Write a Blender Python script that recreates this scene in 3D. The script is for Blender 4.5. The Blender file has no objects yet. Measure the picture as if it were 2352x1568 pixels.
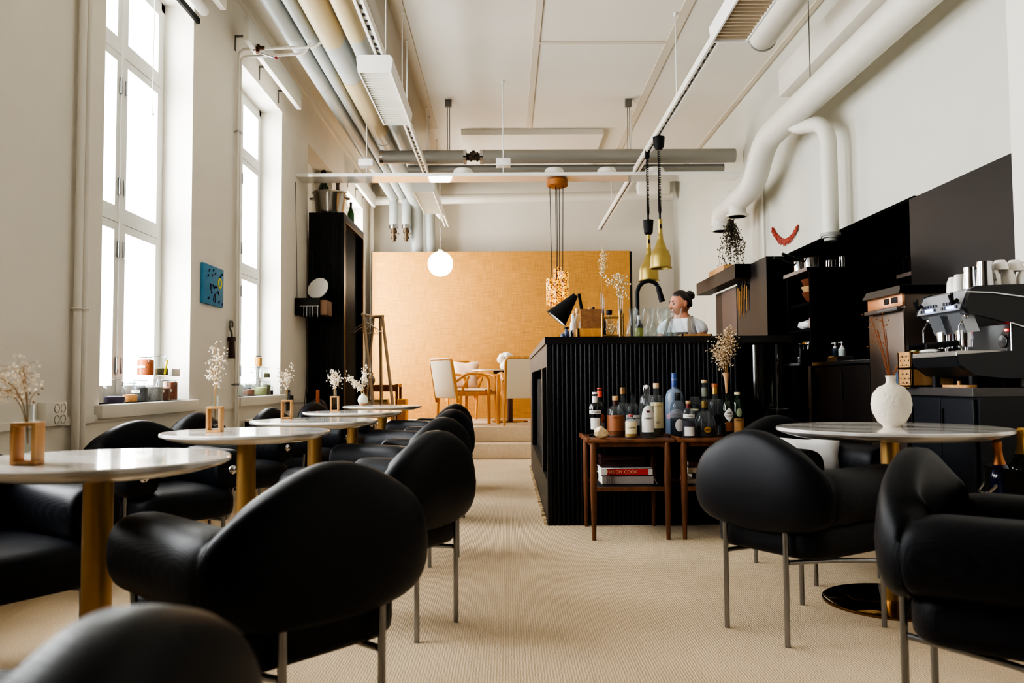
import bpy, bmesh, math, random
from mathutils import Vector, Matrix, Euler
random.seed(7)
PI = math.pi
SC = bpy.context.scene
COL = SC.collection
R = math.radians

# ------------------------------------------------------------------ materials
MATS = {}
def new_mat(name):
    m = bpy.data.materials.new(name); m.use_nodes = True
    nt = m.node_tree
    return m, nt, nt.nodes['Principled BSDF']

def srgb(r, g, b):
    f = lambda c: (c/255/12.92) if c/255 <= .04045 else ((c/255+.055)/1.055)**2.4
    return (f(r), f(g), f(b), 1)

def mat(name, col, rough=.5, metal=0, spec=.5, noise=0, nscale=8, bump=0, bscale=60, coat=0, emit=None, es=0, sheen=0, stretch=None):
    if name in MATS: return MATS[name]
    m, nt, b = new_mat(name)
    c = srgb(*col)
    b.inputs['Base Color'].default_value = c
    b.inputs['Roughness'].default_value = rough
    b.inputs['Metallic'].default_value = metal
    b.inputs['Specular IOR Level'].default_value = spec
    b.inputs['Coat Weight'].default_value = coat
    b.inputs['Coat Roughness'].default_value = .05
    if sheen: b.inputs['Sheen Weight'].default_value = sheen
    if emit:
        b.inputs['Emission Color'].default_value = srgb(*emit); b.inputs['Emission Strength'].default_value = es
    N, L = nt.nodes, nt.links
    tc = N.new('ShaderNodeTexCoord'); src = tc.outputs['Object']
    if stretch:
        mp = N.new('ShaderNodeMapping'); mp.inputs['Scale'].default_value = stretch
        L.new(src, mp.inputs['Vector']); src = mp.outputs['Vector']
    if noise:
        n = N.new('ShaderNodeTexNoise'); n.inputs['Scale'].default_value = nscale; n.inputs['Detail'].default_value = 4
        L.new(src, n.inputs['Vector'])
        mx = N.new('ShaderNodeMix'); mx.data_type = 'RGBA'
        mx.inputs[6].default_value = tuple(max(0, x*(1-noise)) for x in c[:3])+(1,)
        mx.inputs[7].default_value = tuple(min(1, x*(1+noise)) for x in c[:3])+(1,)
        L.new(n.outputs['Fac'], mx.inputs[0]); L.new(mx.outputs[2], b.inputs['Base Color'])
    if bump:
        n2 = N.new('ShaderNodeTexNoise'); n2.inputs['Scale'].default_value = bscale; n2.inputs['Detail'].default_value = 3
        L.new(src, n2.inputs['Vector'])
        bp = N.new('ShaderNodeBump'); bp.inputs['Strength'].default_value = bump; bp.inputs['Distance'].default_value = .004
        L.new(n2.outputs['Fac'], bp.inputs['Height']); L.new(bp.outputs['Normal'], b.inputs['Normal'])
    MATS[name] = m
    return m

def weave_mat(name, col, col2, scale, rough=.5, bump=.5, spec=.5, axes=('X', 'Y'), dist=.002, distort=1.2, blotch=0, streak=0):
    """two crossed wave textures = woven cloth / sisal"""
    if name in MATS: return MATS[name]
    m, nt, b = new_mat(name); N, L = nt.nodes, nt.links
    tc = N.new('ShaderNodeTexCoord')
    ws = []
    for ax in axes:
        w = N.new('ShaderNodeTexWave'); w.bands_direction = ax; w.inputs['Scale'].default_value = scale
        w.inputs['Distortion'].default_value = distort; w.inputs['Detail'].default_value = 1
        w.inputs['Detail Scale'].default_value = 1.5
        L.new(tc.outputs['Object'], w.inputs['Vector']); ws.append(w)
    mul = N.new('ShaderNodeMath'); mul.operation = 'MULTIPLY'
    L.new(ws[0].outputs['Fac'], mul.inputs[0]); L.new(ws[1].outputs['Fac'], mul.inputs[1])
    mx = N.new('ShaderNodeMix'); mx.data_type = 'RGBA'
    mx.inputs[6].default_value = srgb(*col2); mx.inputs[7].default_value = srgb(*col)
    L.new(mul.outputs[0], mx.inputs[0])
    out = mx.outputs[2]
    if streak:
        for sc_ in ((5, 5, 110), (110, 5, 5)):
            mp = N.new('ShaderNodeMapping'); mp.inputs['Scale'].default_value = sc_
            L.new(tc.outputs['Object'], mp.inputs['Vector'])
            n = N.new('ShaderNodeTexNoise'); n.inputs['Scale'].default_value = 1; n.inputs['Detail'].default_value = 2
            L.new(mp.outputs['Vector'], n.inputs['Vector'])
            rp = N.new('ShaderNodeMapRange'); rp.inputs[1].default_value = .3; rp.inputs[2].default_value = .7
            rp.inputs[3].default_value = 1-streak; rp.inputs[4].default_value = 1+streak*.6
            L.new(n.outputs['Fac'], rp.inputs[0])
            vm = N.new('ShaderNodeVectorMath'); vm.operation = 'SCALE'
            L.new(out, vm.inputs[0]); L.new(rp.outputs[0], vm.inputs['Scale']); out = vm.outputs[0]
    if blotch:
        n = N.new('ShaderNodeTexNoise'); n.inputs['Scale'].default_value = 1.6; n.inputs['Detail'].default_value = 6
        L.new(tc.outputs['Object'], n.inputs['Vector'])
        rp = N.new('ShaderNodeMapRange'); rp.inputs[1].default_value = .35; rp.inputs[2].default_value = .7
        rp.inputs[3].default_value = 1-blotch; rp.inputs[4].default_value = 1
        L.new(n.outputs['Fac'], rp.inputs[0])
        vm = N.new('ShaderNodeVectorMath'); vm.operation = 'SCALE'
        L.new(out, vm.inputs[0]); L.new(rp.outputs[0], vm.inputs['Scale']); out = vm.outputs[0]
    L.new(out, b.inputs['Base Color'])
    bp = N.new('ShaderNodeBump'); bp.inputs['Strength'].default_value = bump; bp.inputs['Distance'].default_value = dist
    L.new(mul.outputs[0], bp.inputs['Height']); L.new(bp.outputs['Normal'], b.inputs['Normal'])
    b.inputs['Roughness'].default_value = rough; b.inputs['Specular IOR Level'].default_value = spec
    MATS[name] = m
    return m

def wood_mat(name, c1, c2, rough=.45, scale=3, stretch=(1, 1, 8), coat=0):
    if name in MATS: return MATS[name]
    m, nt, b = new_mat(name); N, L = nt.nodes, nt.links
    tc = N.new('ShaderNodeTexCoord'); mp = N.new('ShaderNodeMapping')
    mp.inputs['Scale'].default_value = tuple(1/s for s in stretch)
    L.new(tc.outputs['Object'], mp.inputs['Vector'])
    n = N.new('ShaderNodeTexNoise'); n.inputs['Scale'].default_value = scale*12; n.inputs['Detail'].default_value = 6
    n.inputs['Distortion'].default_value = .6
    L.new(mp.outputs['Vector'], n.inputs['Vector'])
    cr = N.new('ShaderNodeValToRGB'); cr.color_ramp.elements[0].position = .35; cr.color_ramp.elements[1].position = .68
    cr.color_ramp.elements[0].color = srgb(*c2); cr.color_ramp.elements[1].color = srgb(*c1)
    L.new(n.outputs['Fac'], cr.inputs[0]); L.new(cr.outputs[0], b.inputs['Base Color'])
    b.inputs['Roughness'].default_value = rough; b.inputs['Coat Weight'].default_value = coat
    MATS[name] = m
    return m

def glass_mat(name, tint=(250, 252, 252), refl=.06, rough=.02, refl_haze=0, top=.55):
    """thin glass: fresnel mix of tinted transparency and reflection"""
    if name in MATS: return MATS[name]
    m = bpy.data.materials.new(name); m.use_nodes = True
    nt = m.node_tree; N, L = nt.nodes, nt.links
    N.remove(N['Principled BSDF'])
    t = N.new('ShaderNodeBsdfTransparent'); t.inputs[0].default_value = srgb(*tint)
    g = N.new('ShaderNodeBsdfGlossy'); g.inputs['Roughness'].default_value = rough
    lw = N.new('ShaderNodeLayerWeight'); lw.inputs[0].default_value = .35
    mr = N.new('ShaderNodeMapRange'); mr.inputs[3].default_value = refl; mr.inputs[4].default_value = top
    L.new(lw.outputs['Facing'], mr.inputs[0])
    pw = N.new('ShaderNodeMath'); pw.operation = 'POWER'; pw.inputs[1].default_value = 1.9
    L.new(mr.outputs[0], pw.inputs[0])
    mx = N.new('ShaderNodeMixShader')
    L.new(pw.outputs[0], mx.inputs[0]); L.new(t.outputs[0], mx.inputs[1]); L.new(g.outputs[0], mx.inputs[2])
    out = mx.outputs[0]
    if refl_haze:
        df = N.new('ShaderNodeBsdfDiffuse'); df.inputs[0].default_value = srgb(205, 210, 212)  # pale diffuse share stands in for room reflections in the glass
        m2 = N.new('ShaderNodeMixShader'); m2.inputs[0].default_value = refl_haze
        L.new(out, m2.inputs[1]); L.new(df.outputs[0], m2.inputs[2]); out = m2.outputs[0]
    L.new(out, N['Material Output'].inputs[0])
    MATS[name] = m
    return m

def marble_mat(name, base, vein, rough=.12, scale=2.2):
    m, nt, b = new_mat(name); N, L = nt.nodes, nt.links
    tc = N.new('ShaderNodeTexCoord')
    n0 = N.new('ShaderNodeTexNoise'); n0.inputs['Scale'].default_value = scale; n0.inputs['Detail'].default_value = 8
    L.new(tc.outputs['Object'], n0.inputs['Vector'])
    w = N.new('ShaderNodeTexWave'); w.inputs['Scale'].default_value = scale*.7; w.inputs['Distortion'].default_value = 9
    w.inputs['Detail'].default_value = 5; w.bands_direction = 'DIAGONAL'
    L.new(tc.outputs['Object'], w.inputs['Vector'])
    ad = N.new('ShaderNodeMath'); ad.operation = 'MULTIPLY'
    L.new(w.outputs['Fac'], ad.inputs[0]); L.new(n0.outputs['Fac'], ad.inputs[1])
    cr = N.new('ShaderNodeValToRGB'); cr.color_ramp.elements[0].position = .08; cr.color_ramp.elements[1].position = .34
    cr.color_ramp.elements[0].color = srgb(*vein); cr.color_ramp.elements[1].color = srgb(*base)
    L.new(ad.outputs[0], cr.inputs[0]); L.new(cr.outputs[0], b.inputs['Base Color'])
    b.inputs['Roughness'].default_value = rough; b.inputs['Coat Weight'].default_value = .3
    MATS[name] = m
    return m

# ------------------------------------------------------------------ mesh builder
class MB:
    def __init__(s): s.bm = bmesh.new()
    def _tmp(s, t, M=None):
        if M is not None: bmesh.ops.transform(t, matrix=M, verts=t.verts)
        me = bpy.data.meshes.new('t'); t.to_mesh(me); t.free(); s.bm.from_mesh(me); bpy.data.meshes.remove(me)
        return s
    def box(s, x0, x1, y0, y1, z0, z1, bev=0, seg=2, M=None):
        t = bmesh.new(); bmesh.ops.create_cube(t, size=1)
        for v in t.verts:
            v.co = Vector(((x0+x1)/2+v.co.x*(x1-x0), (y0+y1)/2+v.co.y*(y1-y0), (z0+z1)/2+v.co.z*(z1-z0)))
        if bev: bmesh.ops.bevel(t, geom=t.edges[:], offset=bev, segments=seg, affect='EDGES', profile=.5)
        return s._tmp(t, M)
    def cyl(s, p0, p1, r0, r1=None, seg=16, caps=True):
        return s.tube([p0, p1], [r0, r0 if r1 is None else r1], seg, caps)
    def tube(s, pts, r, seg=10, caps=True, closed=False, flat=1.0):
        pts = [Vector(p) for p in pts]; n = len(pts)
        rs = r if isinstance(r, (list, tuple)) else [r]*n
        bm = s.bm; rings = []
        tang = []
        for i in range(n):
            if closed: d = pts[(i+1) % n]-pts[i-1]
            elif i == 0: d = pts[1]-pts[0]
            elif i == n-1: d = pts[-1]-pts[-2]
            else: d = (pts[i+1]-pts[i]).normalized()+(pts[i]-pts[i-1]).normalized()
            tang.append(d.normalized() if d.length > 1e-9 else Vector((0, 0, 1)))
        up = Vector((0, 0, 1)) if abs(tang[0].z) < .9 else Vector((1, 0, 0))
        a = tang[0].cross(up).normalized()
        for i in range(n):
            a = (a-tang[i]*a.dot(tang[i]))
            a = a.normalized() if a.length > 1e-6 else tang[i].orthogonal().normalized()
            b = tang[i].cross(a)
            rings.append([bm.verts.new(pts[i]+(a*math.cos(2*PI*k/seg)+b*(math.sin(2*PI*k/seg)*flat))*rs[i]) for k in range(seg)])
        rng = range(n if closed else n-1)
        for i in rng:
            A, B = rings[i], rings[(i+1) % n]
            for k in range(seg):
                bm.faces.new((A[k], A[(k+1) % seg], B[(k+1) % seg], B[k]))
        if caps and not closed:
            bm.faces.new(rings[0][::-1]); bm.faces.new(rings[-1])
        return s
    def lathe(s, prof, c=(0, 0, 0), seg=32, M=None, a0=0, a1=2*PI):
        t = bmesh.new(); rings = []
        full = abs(a1-a0-2*PI) < 1e-6
        ns = seg if full else seg+1
        for (r, z) in prof:
            if r < 1e-6: rings.append([t.verts.new((c[0], c[1], c[2]+z))])
            else: rings.append([t.verts.new((c[0]+r*math.cos(a0+(a1-a0)*k/seg), c[1]+r*math.sin(a0+(a1-a0)*k/seg), c[2]+z)) for k in range(ns)])
        for A, B in zip(rings, rings[1:]):
            for k in range(seg):
                k2 = (k+1) % ns
                if len(A) == 1 and len(B) == 1: continue
                if len(A) == 1: t.faces.new((A[0], B[k2], B[k]))
                elif len(B) == 1: t.faces.new((A[k], A[k2], B[0]))
                else: t.faces.new((A[k], A[k2], B[k2], B[k]))
        return s._tmp(t, M)
    def ball(s, c, r, seg=16, ring=10, M=None):
        t = bmesh.new(); bmesh.ops.create_uvsphere(t, u_segments=seg, v_segments=ring, radius=1)
        rr = r if isinstance(r, (list, tuple)) else (r, r, r)
        for v in t.verts: v.co = Vector((c[0]+v.co.x*rr[0], c[1]+v.co.y*rr[1], c[2]+v.co.z*rr[2]))
        return s._tmp(t, M)
    def ico(s, c, r, sub=1):
        t = bmesh.new(); bmesh.ops.create_icosphere(t, subdivisions=sub, radius=r)
        for v in t.verts: v.co += Vector(c)
        return s._tmp(t)
    def prism(s, poly, d0, d1, axis='z', M=None):
        """poly of 2D points extruded along an axis; for 'y' the points are (x,z), for 'x' (y,z)"""
        t = bmesh.new()
        f = {'z': lambda p, d: (p[0], p[1], d), 'y': lambda p, d: (p[0], d, p[1]), 'x': lambda p, d: (d, p[0], p[1])}[axis]
        A = [t.verts.new(f(p, d0)) for p in poly]; B = [t.verts.new(f(p, d1)) for p in poly]
        n = len(poly)
        for k in range(n): t.faces.new((A[k], A[(k+1) % n], B[(k+1) % n], B[k]))
        t.faces.new(A[::-1]); t.faces.new(B)
        bmesh.ops.recalc_face_normals(t, faces=t.faces[:])
        return s._tmp(t, M)
    def loft(s, rings, caps=True, closed=True):
        bm = s.bm; RR = [[bm.verts.new(p) for p in r] for r in rings]; n = len(RR[0])
        for A, B in zip(RR, RR[1:]):
            for k in range(n if closed else n-1):
                bm.faces.new((A[k], A[(k+1) % n], B[(k+1) % n], B[k]))
        if caps: bm.faces.new(RR[0][::-1]); bm.faces.new(RR[-1])
        return s
    def quad(s, *p):
        s.bm.faces.new([s.bm.verts.new(q) for q in p]); return s
    def xf(s, M): bmesh.ops.transform(s.bm, matrix=M, verts=s.bm.verts); return s
    def build(s, name, m, parent=None, loc=None, rot=None, smooth=True, ang=38, recalc=True):
        if recalc: bmesh.ops.recalc_face_normals(s.bm, faces=s.bm.faces[:])
        me = bpy.data.meshes.new(name); s.bm.to_mesh(me); s.bm.free()
        if smooth:
            me.shade_smooth()
            me.set_sharp_from_angle(angle=R(ang))
        me.materials.append(m)
        o = bpy.data.objects.new(name, me); COL.objects.link(o)
        if parent is not None: o.parent = parent
        if loc is not None: o.location = loc
        if rot is not None: o.rotation_euler = rot
        return o

def tag(o, label=None, cat=None, group=None, kind=None):
    if label: o['label'] = label
    if cat: o['category'] = cat
    if group: o['group'] = group
    if kind: o['kind'] = kind
    return o
def thing(name, label, cat, loc=(0, 0, 0), rz=0, group=None, kind=None):
    o = bpy.data.objects.new(name, None); COL.objects.link(o)
    o.location = loc; o.rotation_euler = (0, 0, rz); o.empty_display_size = .1
    return tag(o, label, cat, group, kind)
def dup(root, loc, rz, label, group=None, cat=None):
    r = root.copy(); COL.objects.link(r); r.location = loc; r.rotation_euler = (0, 0, rz)
    r['label'] = label
    if group: r['group'] = group
    for ch in list(root.children):
        c = ch.copy(); COL.objects.link(c); c.parent = r
        for g in list(ch.children):
            d = g.copy(); COL.objects.link(d); d.parent = c
    return r
def struct(o): o['kind'] = 'structure'; return o
def lettering(txt, size, m, parent, loc, rot=(PI/2, 0, 0), name='lettering', align='CENTER', ext=.0004):
    cu = bpy.data.curves.new(name, 'FONT'); cu.body = txt; cu.size = size; cu.align_x = align; cu.align_y = 'CENTER'
    cu.extrude = ext
    tmp = bpy.data.objects.new('tmp', cu); COL.objects.link(tmp)
    me = bpy.data.meshes.new_from_object(tmp.evaluated_get(bpy.context.evaluated_depsgraph_get()))
    bpy.data.objects.remove(tmp); bpy.data.curves.remove(cu)
    me.materials.clear(); me.materials.append(m)
    o = bpy.data.objects.new(name, me); COL.objects.link(o)
    o.parent = parent; o.location = loc; o.rotation_euler = rot
    return o
def rrect(hx, hy, r, n=6):
    pts = []
    for cx, cy, a in ((hx-r, hy-r, 0), (-hx+r, hy-r, 90), (-hx+r, -hy+r, 180), (hx-r, -hy+r, 270)):
        for k in range(n+1):
            t = R(a+90*k/n); pts.append((cx+r*math.cos(t), cy+r*math.sin(t)))
    return pts
def bez(p0, p1, p2, p3, n=10):
    P = [Vector(p) for p in (p0, p1, p2, p3)]; out = []
    for i in range(n+1):
        t = i/n; out.append(P[0]*(1-t)**3+P[1]*3*t*(1-t)**2+P[2]*3*t*t*(1-t)+P[3]*t**3)
    return out
def arc_fillet(pts, rad, n=5):
    """polyline with rounded corners"""
    pts = [Vector(p) for p in pts]; out = [pts[0]]
    for i in range(1, len(pts)-1):
        a = (pts[i-1]-pts[i]); b = (pts[i+1]-pts[i]); r = min(rad, a.length*.49, b.length*.49)
        p, q = pts[i]+a.normalized()*r, pts[i]+b.normalized()*r
        for k in range(n+1):
            t = k/n; out.append(p*(1-t)**2+pts[i]*2*t*(1-t)+q*t*t)
    out.append(pts[-1]); return out

# ---- palette
WALL = mat('wall_paint', (226, 221, 211), .75, noise=.04, nscale=3, bump=.08, bscale=25)
CEIL = mat('ceiling_paint', (216, 211, 200), .8, noise=.03, nscale=2)
TRIMW = mat('white_trim', (228, 224, 214), .5)
CARPET = weave_mat('sisal_carpet', (246, 227, 198), (220, 193, 158), 34, .95, .7, .1, dist=.005, blotch=.14, distort=3.5)
BURLAP = weave_mat('burlap', (221, 170, 98), (196, 144, 76), 36, .95, .6, .1, axes=('X', 'Z'), dist=.003, blotch=.06, streak=.2)
VINYL = weave_mat('black_woven_vinyl', (34, 36, 42), (18, 19, 23), 105, .43, .2, .2, axes=('X', 'Z'), dist=.0012)
CHROME = mat('chrome', (190, 190, 192), .14, 1)
STEELT = mat('satin_steel_tube', (150, 151, 154), .3, 1)
BRASS = mat('brushed_brass', (182, 144, 88), .34, .65, noise=.14, nscale=60, stretch=(1, 1, .02))
BRASSP = mat('polished_brass', (140, 106, 52), .07, 1)
BRASSY = mat('satin_gold_lamp', (172, 150, 86), .4, .7)
MARBLE = marble_mat('white_marble', (232, 229, 224), (188, 182, 174))
BLACKW = mat('black_stained_wood', (11, 11, 13), .42, spec=.35, noise=.25, nscale=10, stretch=(6, 6, .6))
BLACKG = mat('black_gloss', (8, 9, 12), .06, spec=.6, coat=.6)
BLACKM = mat('black_matte', (11, 11, 13), .6, spec=.3)
BLACKP = mat('black_panel', (22, 19, 19), .32, spec=.5)
PIPEG = mat('pipe_jacket_grey', (160, 164, 161), .45, noise=.05, nscale=4)
PIPEW = mat('duct_white', (212, 208, 197), .45)
WHITEM = mat('white_metal', (228, 227, 222), .35)
GREYM = mat('grey_metal', (120, 118, 114), .4, .8)
DKBRASS = mat('old_brass_valve', (84, 68, 50), .45, .7)
TEAK = wood_mat('teak', (124, 78, 48), (88, 52, 30), .42, 2)
OAK = wood_mat('light_oak', (206, 160, 104), (176, 126, 76), .5, 2)
BIRCH = wood_mat('honey_birch', (218, 158, 78), (196, 132, 56), .4, 2)
PALEW = wood_mat('pale_ash', (176, 152, 124), (148, 124, 98), .55, 2)
GLASS = glass_mat('clear_glass', refl_haze=.012, top=.5)
GLASSB = glass_mat('bottle_clear_glass', (232, 236, 238), .16, refl_haze=.05)
PAPER = mat('paper_label', (232, 224, 208), .7)
CREAM = mat('cream_label', (226, 212, 172), .7)
INK = mat('label_ink', (40, 34, 34), .8)
FLOWER = mat('dried_flower_white', (238, 226, 206), .9)
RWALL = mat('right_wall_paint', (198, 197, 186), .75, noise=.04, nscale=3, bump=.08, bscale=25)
STEM = mat('dried_stem', (170, 138, 92), .9)
CLOTHW = mat('white_cloth', (236, 234, 232), .9, bump=.2, bscale=120)
# ------------------------------------------------------------------ room shell
XL, XR, YB, YF, ZC = -2.15, 2.65, 12.9, -2.6, 4.05
m = MB(); m.box(XL-.4, XR+.7, YF-.2, YB+.2, -.12, 0); struct(m.build('floor', CARPET, smooth=False))
m = MB(); m.box(XL-.4, XR+.4, YF-.2, YB+.2, ZC, ZC+.12); struct(m.build('ceiling', CEIL, smooth=False))
m = MB(); m.box(XL-.4, XR+.4, YB, YB+.15, 0, ZC); struct(m.build('wall_back', WALL, smooth=False))
m = MB(); m.box(XL-.4, XR+.4, YF-.15, YF, 0, ZC); struct(m.build('wall_front', mat('darkened_wall', (92, 88, 84), .8), smooth=False))  # unseen wall coloured dark, keeping its reflection in the chairs low
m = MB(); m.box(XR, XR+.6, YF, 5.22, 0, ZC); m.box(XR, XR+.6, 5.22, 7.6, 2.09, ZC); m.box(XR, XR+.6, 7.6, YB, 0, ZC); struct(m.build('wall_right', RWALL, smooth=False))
# left wall with window openings (the third niche is blind, behind the black cabinet)
WIN = [(-.1, 1.1), (2.1, 3.32), (4.33, 5.55), (6.54, 7.76), (8.78, 10.0), (10.98, 12.16)]
Z0, Z1, XW = .80, 3.51, XL-.36
m = MB(); prev = YF
for i, (a, b) in enumerate(WIN):
    m.box(XW, XL, prev, a, 0, ZC)
    m.box(XW, XL, a, b, 0, Z0); m.box(XW, XL, a, b, Z1, ZC)
    if i in (0, 4): m.box(XW, XL-.2, a, b, Z0, Z1)
    prev = b
m.box(XW, XL, prev, YB, 0, ZC)
struct(m.build('wall_left', WALL, smooth=False))
m = MB(); m.box(2.535, XR, YF, 4.05, 0, ZC, bev=.012); struct(m.build('trim_1', WALL, smooth=False))     # pier on the right
# windows
WFR = mat('window_paint', (214, 214, 208), .4)
PANE = glass_mat('window_glass', (255, 255, 255), .02, top=.12)
for i, (a, b) in enumerate(WIN):
    if i in (0, 4): continue
    x0, x1 = XL-.27, XL-.2
    m = MB(); w = .055; mid = (a+b)/2
    m.box(x0, x1, a, a+w, Z0, Z1); m.box(x0, x1, b-w, b, Z0, Z1)
    m.box(x0, x1, a, b, Z0, Z0+.05); m.box(x0, x1, a, b, Z1-w, Z1)
    m.box(x0, x1+.012, mid-.02, mid+.02, Z0+.05, Z1-w)
    rows = [Z0+.05, 1.905, 2.935, Z1-w]
    for z in rows[1:3]: m.box(x0, x1+.008, a+w, b-w, z-.022, z+.022)
    fr = struct(m.build('window_%d' % (i+1), WFR, smooth=False))
    k = 0
    for r0, r1 in zip(rows, rows[1:]):
        for ya, yb in ((a+w, mid-.02), (mid+.02, b-w)):
            s = MB(); t = .05; za, zb = r0+(.024 if r0 != rows[0] else .0), r1-(.024 if r1 != rows[-1] else 0)
            s.box(x0+.01, x1+.004, ya, ya+t, za, zb); s.box(x0+.01, x1+.004, yb-t, yb, za, zb)
            s.box(x0+.01, x1+.004, ya+t, yb-t, za, za+t); s.box(x0+.01, x1+.004, ya+t, yb-t, zb-t, zb)
            sash = s.build('sash', WFR, fr, smooth=False)
            p = MB(); p.quad((x0+.03, ya+t, za+t), (x0+.03, yb-t, za+t), (x0+.03, yb-t, zb-t), (x0+.03, ya+t, zb-t))
            p.build('pane', PANE, sash, smooth=False)
    for z in (1.02, 1.72, 2.1, 2.72):
        for dy in (-.03, .03):
            h = MB(); h.box(x1+.004, x1+.02, mid+dy-.009, mid+dy+.009, z-.05, z+.05, bev=.004); h.build('window_latch', STEELT, fr)
    s = MB(); s.box(XL-.2, XL+.045, a-.05, b+.07, Z0-.075, Z0, bev=.008); s.build('window_sill', WALL, fr)
# daylight behind each window
def area(name, loc, rot, sx, sy, power, col):
    l = bpy.data.lights.new(name, 'AREA'); l.shape = 'RECTANGLE'; l.size = sx; l.size_y = sy; l.energy = power; l.color = col
    o = bpy.data.objects.new(name, l); COL.objects.link(o); o.location = loc; o.rotation_euler = rot; return o
DAY = (.965, .985, 1)
for i, (a, b) in enumerate(WIN):
    if i in (0, 4): continue
    area('daylight', (XL-.42, (a+b)/2+.3, (Z0+Z1)/2), (0, -PI/2, 0), 3.3, 2.2, [0, 250, 250, 235, 0, 400][i], DAY)
w = bpy.data.worlds.new('World'); SC.world = w; w.use_nodes = True
w.node_tree.nodes['Background'].inputs[0].default_value = (.93, .97, 1, 1); w.node_tree.nodes['Background'].inputs[1].default_value = 4.0

# baseboards, steps, platform
m = MB(); m.box(XL, XL+.015, YF, 9.75, 0, .09); struct(m.build('baseboard_left', WALL, smooth=False))
m = MB(); m.box(XL+.005, XR-.005, 9.75, YB-.005, 0, .175, bev=.012); struct(m.build('platform_step', CARPET))
m = MB(); m.box(XL+.005, XR-.005, 10.08, YB-.005, .175, .36, bev=.012); struct(m.build('platform', CARPET))
# ceiling battens
m = MB()
for x, wd in ((.285, .06), (1.53, .08), (-.905, .11), (2.6, .05)):
    m.box(x-wd/2, x+wd/2, YF, 10.0 if x < 1 else YB, ZC-.012, ZC)
m.box(.315, 1.49, 7.42, 7.47, ZC-.012, ZC); m.box(.315, 1.49, 4.9, 4.95, ZC-.012, ZC)
m.box(-.85, .255, 5.9, 5.95, ZC-.012, ZC)
struct(m.build('trim_2', mat('batten_paint', (202, 192, 174), .7), smooth=False))
m = MB(); m.box(-.56, 1.22, 10.05, 11.9, ZC-.07, ZC, bev=.004); struct(m.build('trim_3', CEIL, smooth=False))
m = MB(); m.box(2.53, XR, YF, 7.45, 3.52, 3.78, bev=.01); struct(m.build('trim_4', WALL))
m = MB(); m.box(XL, XL+.03, YF, YB, 3.98, ZC); m.box(-2.0, XR, YB-.12, YB, 3.85, ZC); struct(m.build('trim_5', WALL, smooth=False))
m = MB(); m.box(XL, XL+.018, 1.5, 8.7, .71, .745); m.box(XL, XL+.012, 1.5, 8.7, .73, .75); struct(m.build('trim_6', WALL, smooth=False))

# ------------------------------------------------------------------ pipes on the left of the ceiling
def pipe(name, pts, r, m, label, cat='pipe', seg=20, fillet=0, collars=(), group=None):
    b = MB(); b.tube(arc_fillet(pts, fillet) if fillet else pts, r, seg)
    for (p, q) in collars: b.cyl(p, q, r*1.04, seg=seg)
    o = b.build(name, m); return tag(o, label, cat, group)
g = 'insulated pipes running along the ceiling on the window side'
PBE = mat('pipe_jacket_beige', (182, 166, 132), .5, noise=.05)
def long_pipe(x, z, r, y1, mt, lab, col_ys):
    cs = [((x, y, z), (x, y+.03, z)) for y in col_ys]
    return pipe('ceiling_pipe', [(x, -2.4, z), (x, y1, z)], r, mt, lab, group=g, collars=cs)
long_pipe(-1.72, 3.72, .070, 12.3, PIPEG, 'grey ceiling pipe nearest the window wall, outermost of four', (5.2, 7.6, 10.1))
long_pipe(-1.585, 3.72, .052, 12.3, PIPEG, 'thin grey ceiling pipe, second from the window wall', (5.3, 7.7, 10.2))
t = pipe('ceiling_pipe', [(-1.40, -2.4, 3.70), (-1.40, 12.55, 3.70), (-1.33, 12.65, .4)], .1, PIPEG, 'thick grey and beige ceiling pipe, third from the window wall, turning down at the back', group=g, fillet=.2, collars=[((-1.4, 5.6, 3.7), (-1.4, 5.63, 3.7)), ((-1.4, 9.2, 3.7), (-1.4, 9.23, 3.7))])
t = pipe('ceiling_pipe', [(-1.19, -2.4, 3.68), (-1.19, 12.55, 3.68), (-1.1, 12.65, .4)], .075, PIPEG, 'ceiling pipe nearest the hanging light track, innermost of four', group=g, fillet=.2)
for x, r, a, b in ((-1.40, .1025, 3.0, 6.5), (-1.19, .0775, 3.0, 6.4), (-1.40, .1025, 7.3, 8.9)):
    par = [o for o in bpy.data.objects if o.name.startswith('ceiling_pipe') and abs(o.data.vertices[0].co.x-x) < .12][-1]
    z = 3.70 if x < -1.3 else 3.68
    c = MB(); c.cyl((x, a, z), (x, b, z), r, seg=20); c.build('beige_sleeve', PBE, par)
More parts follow.
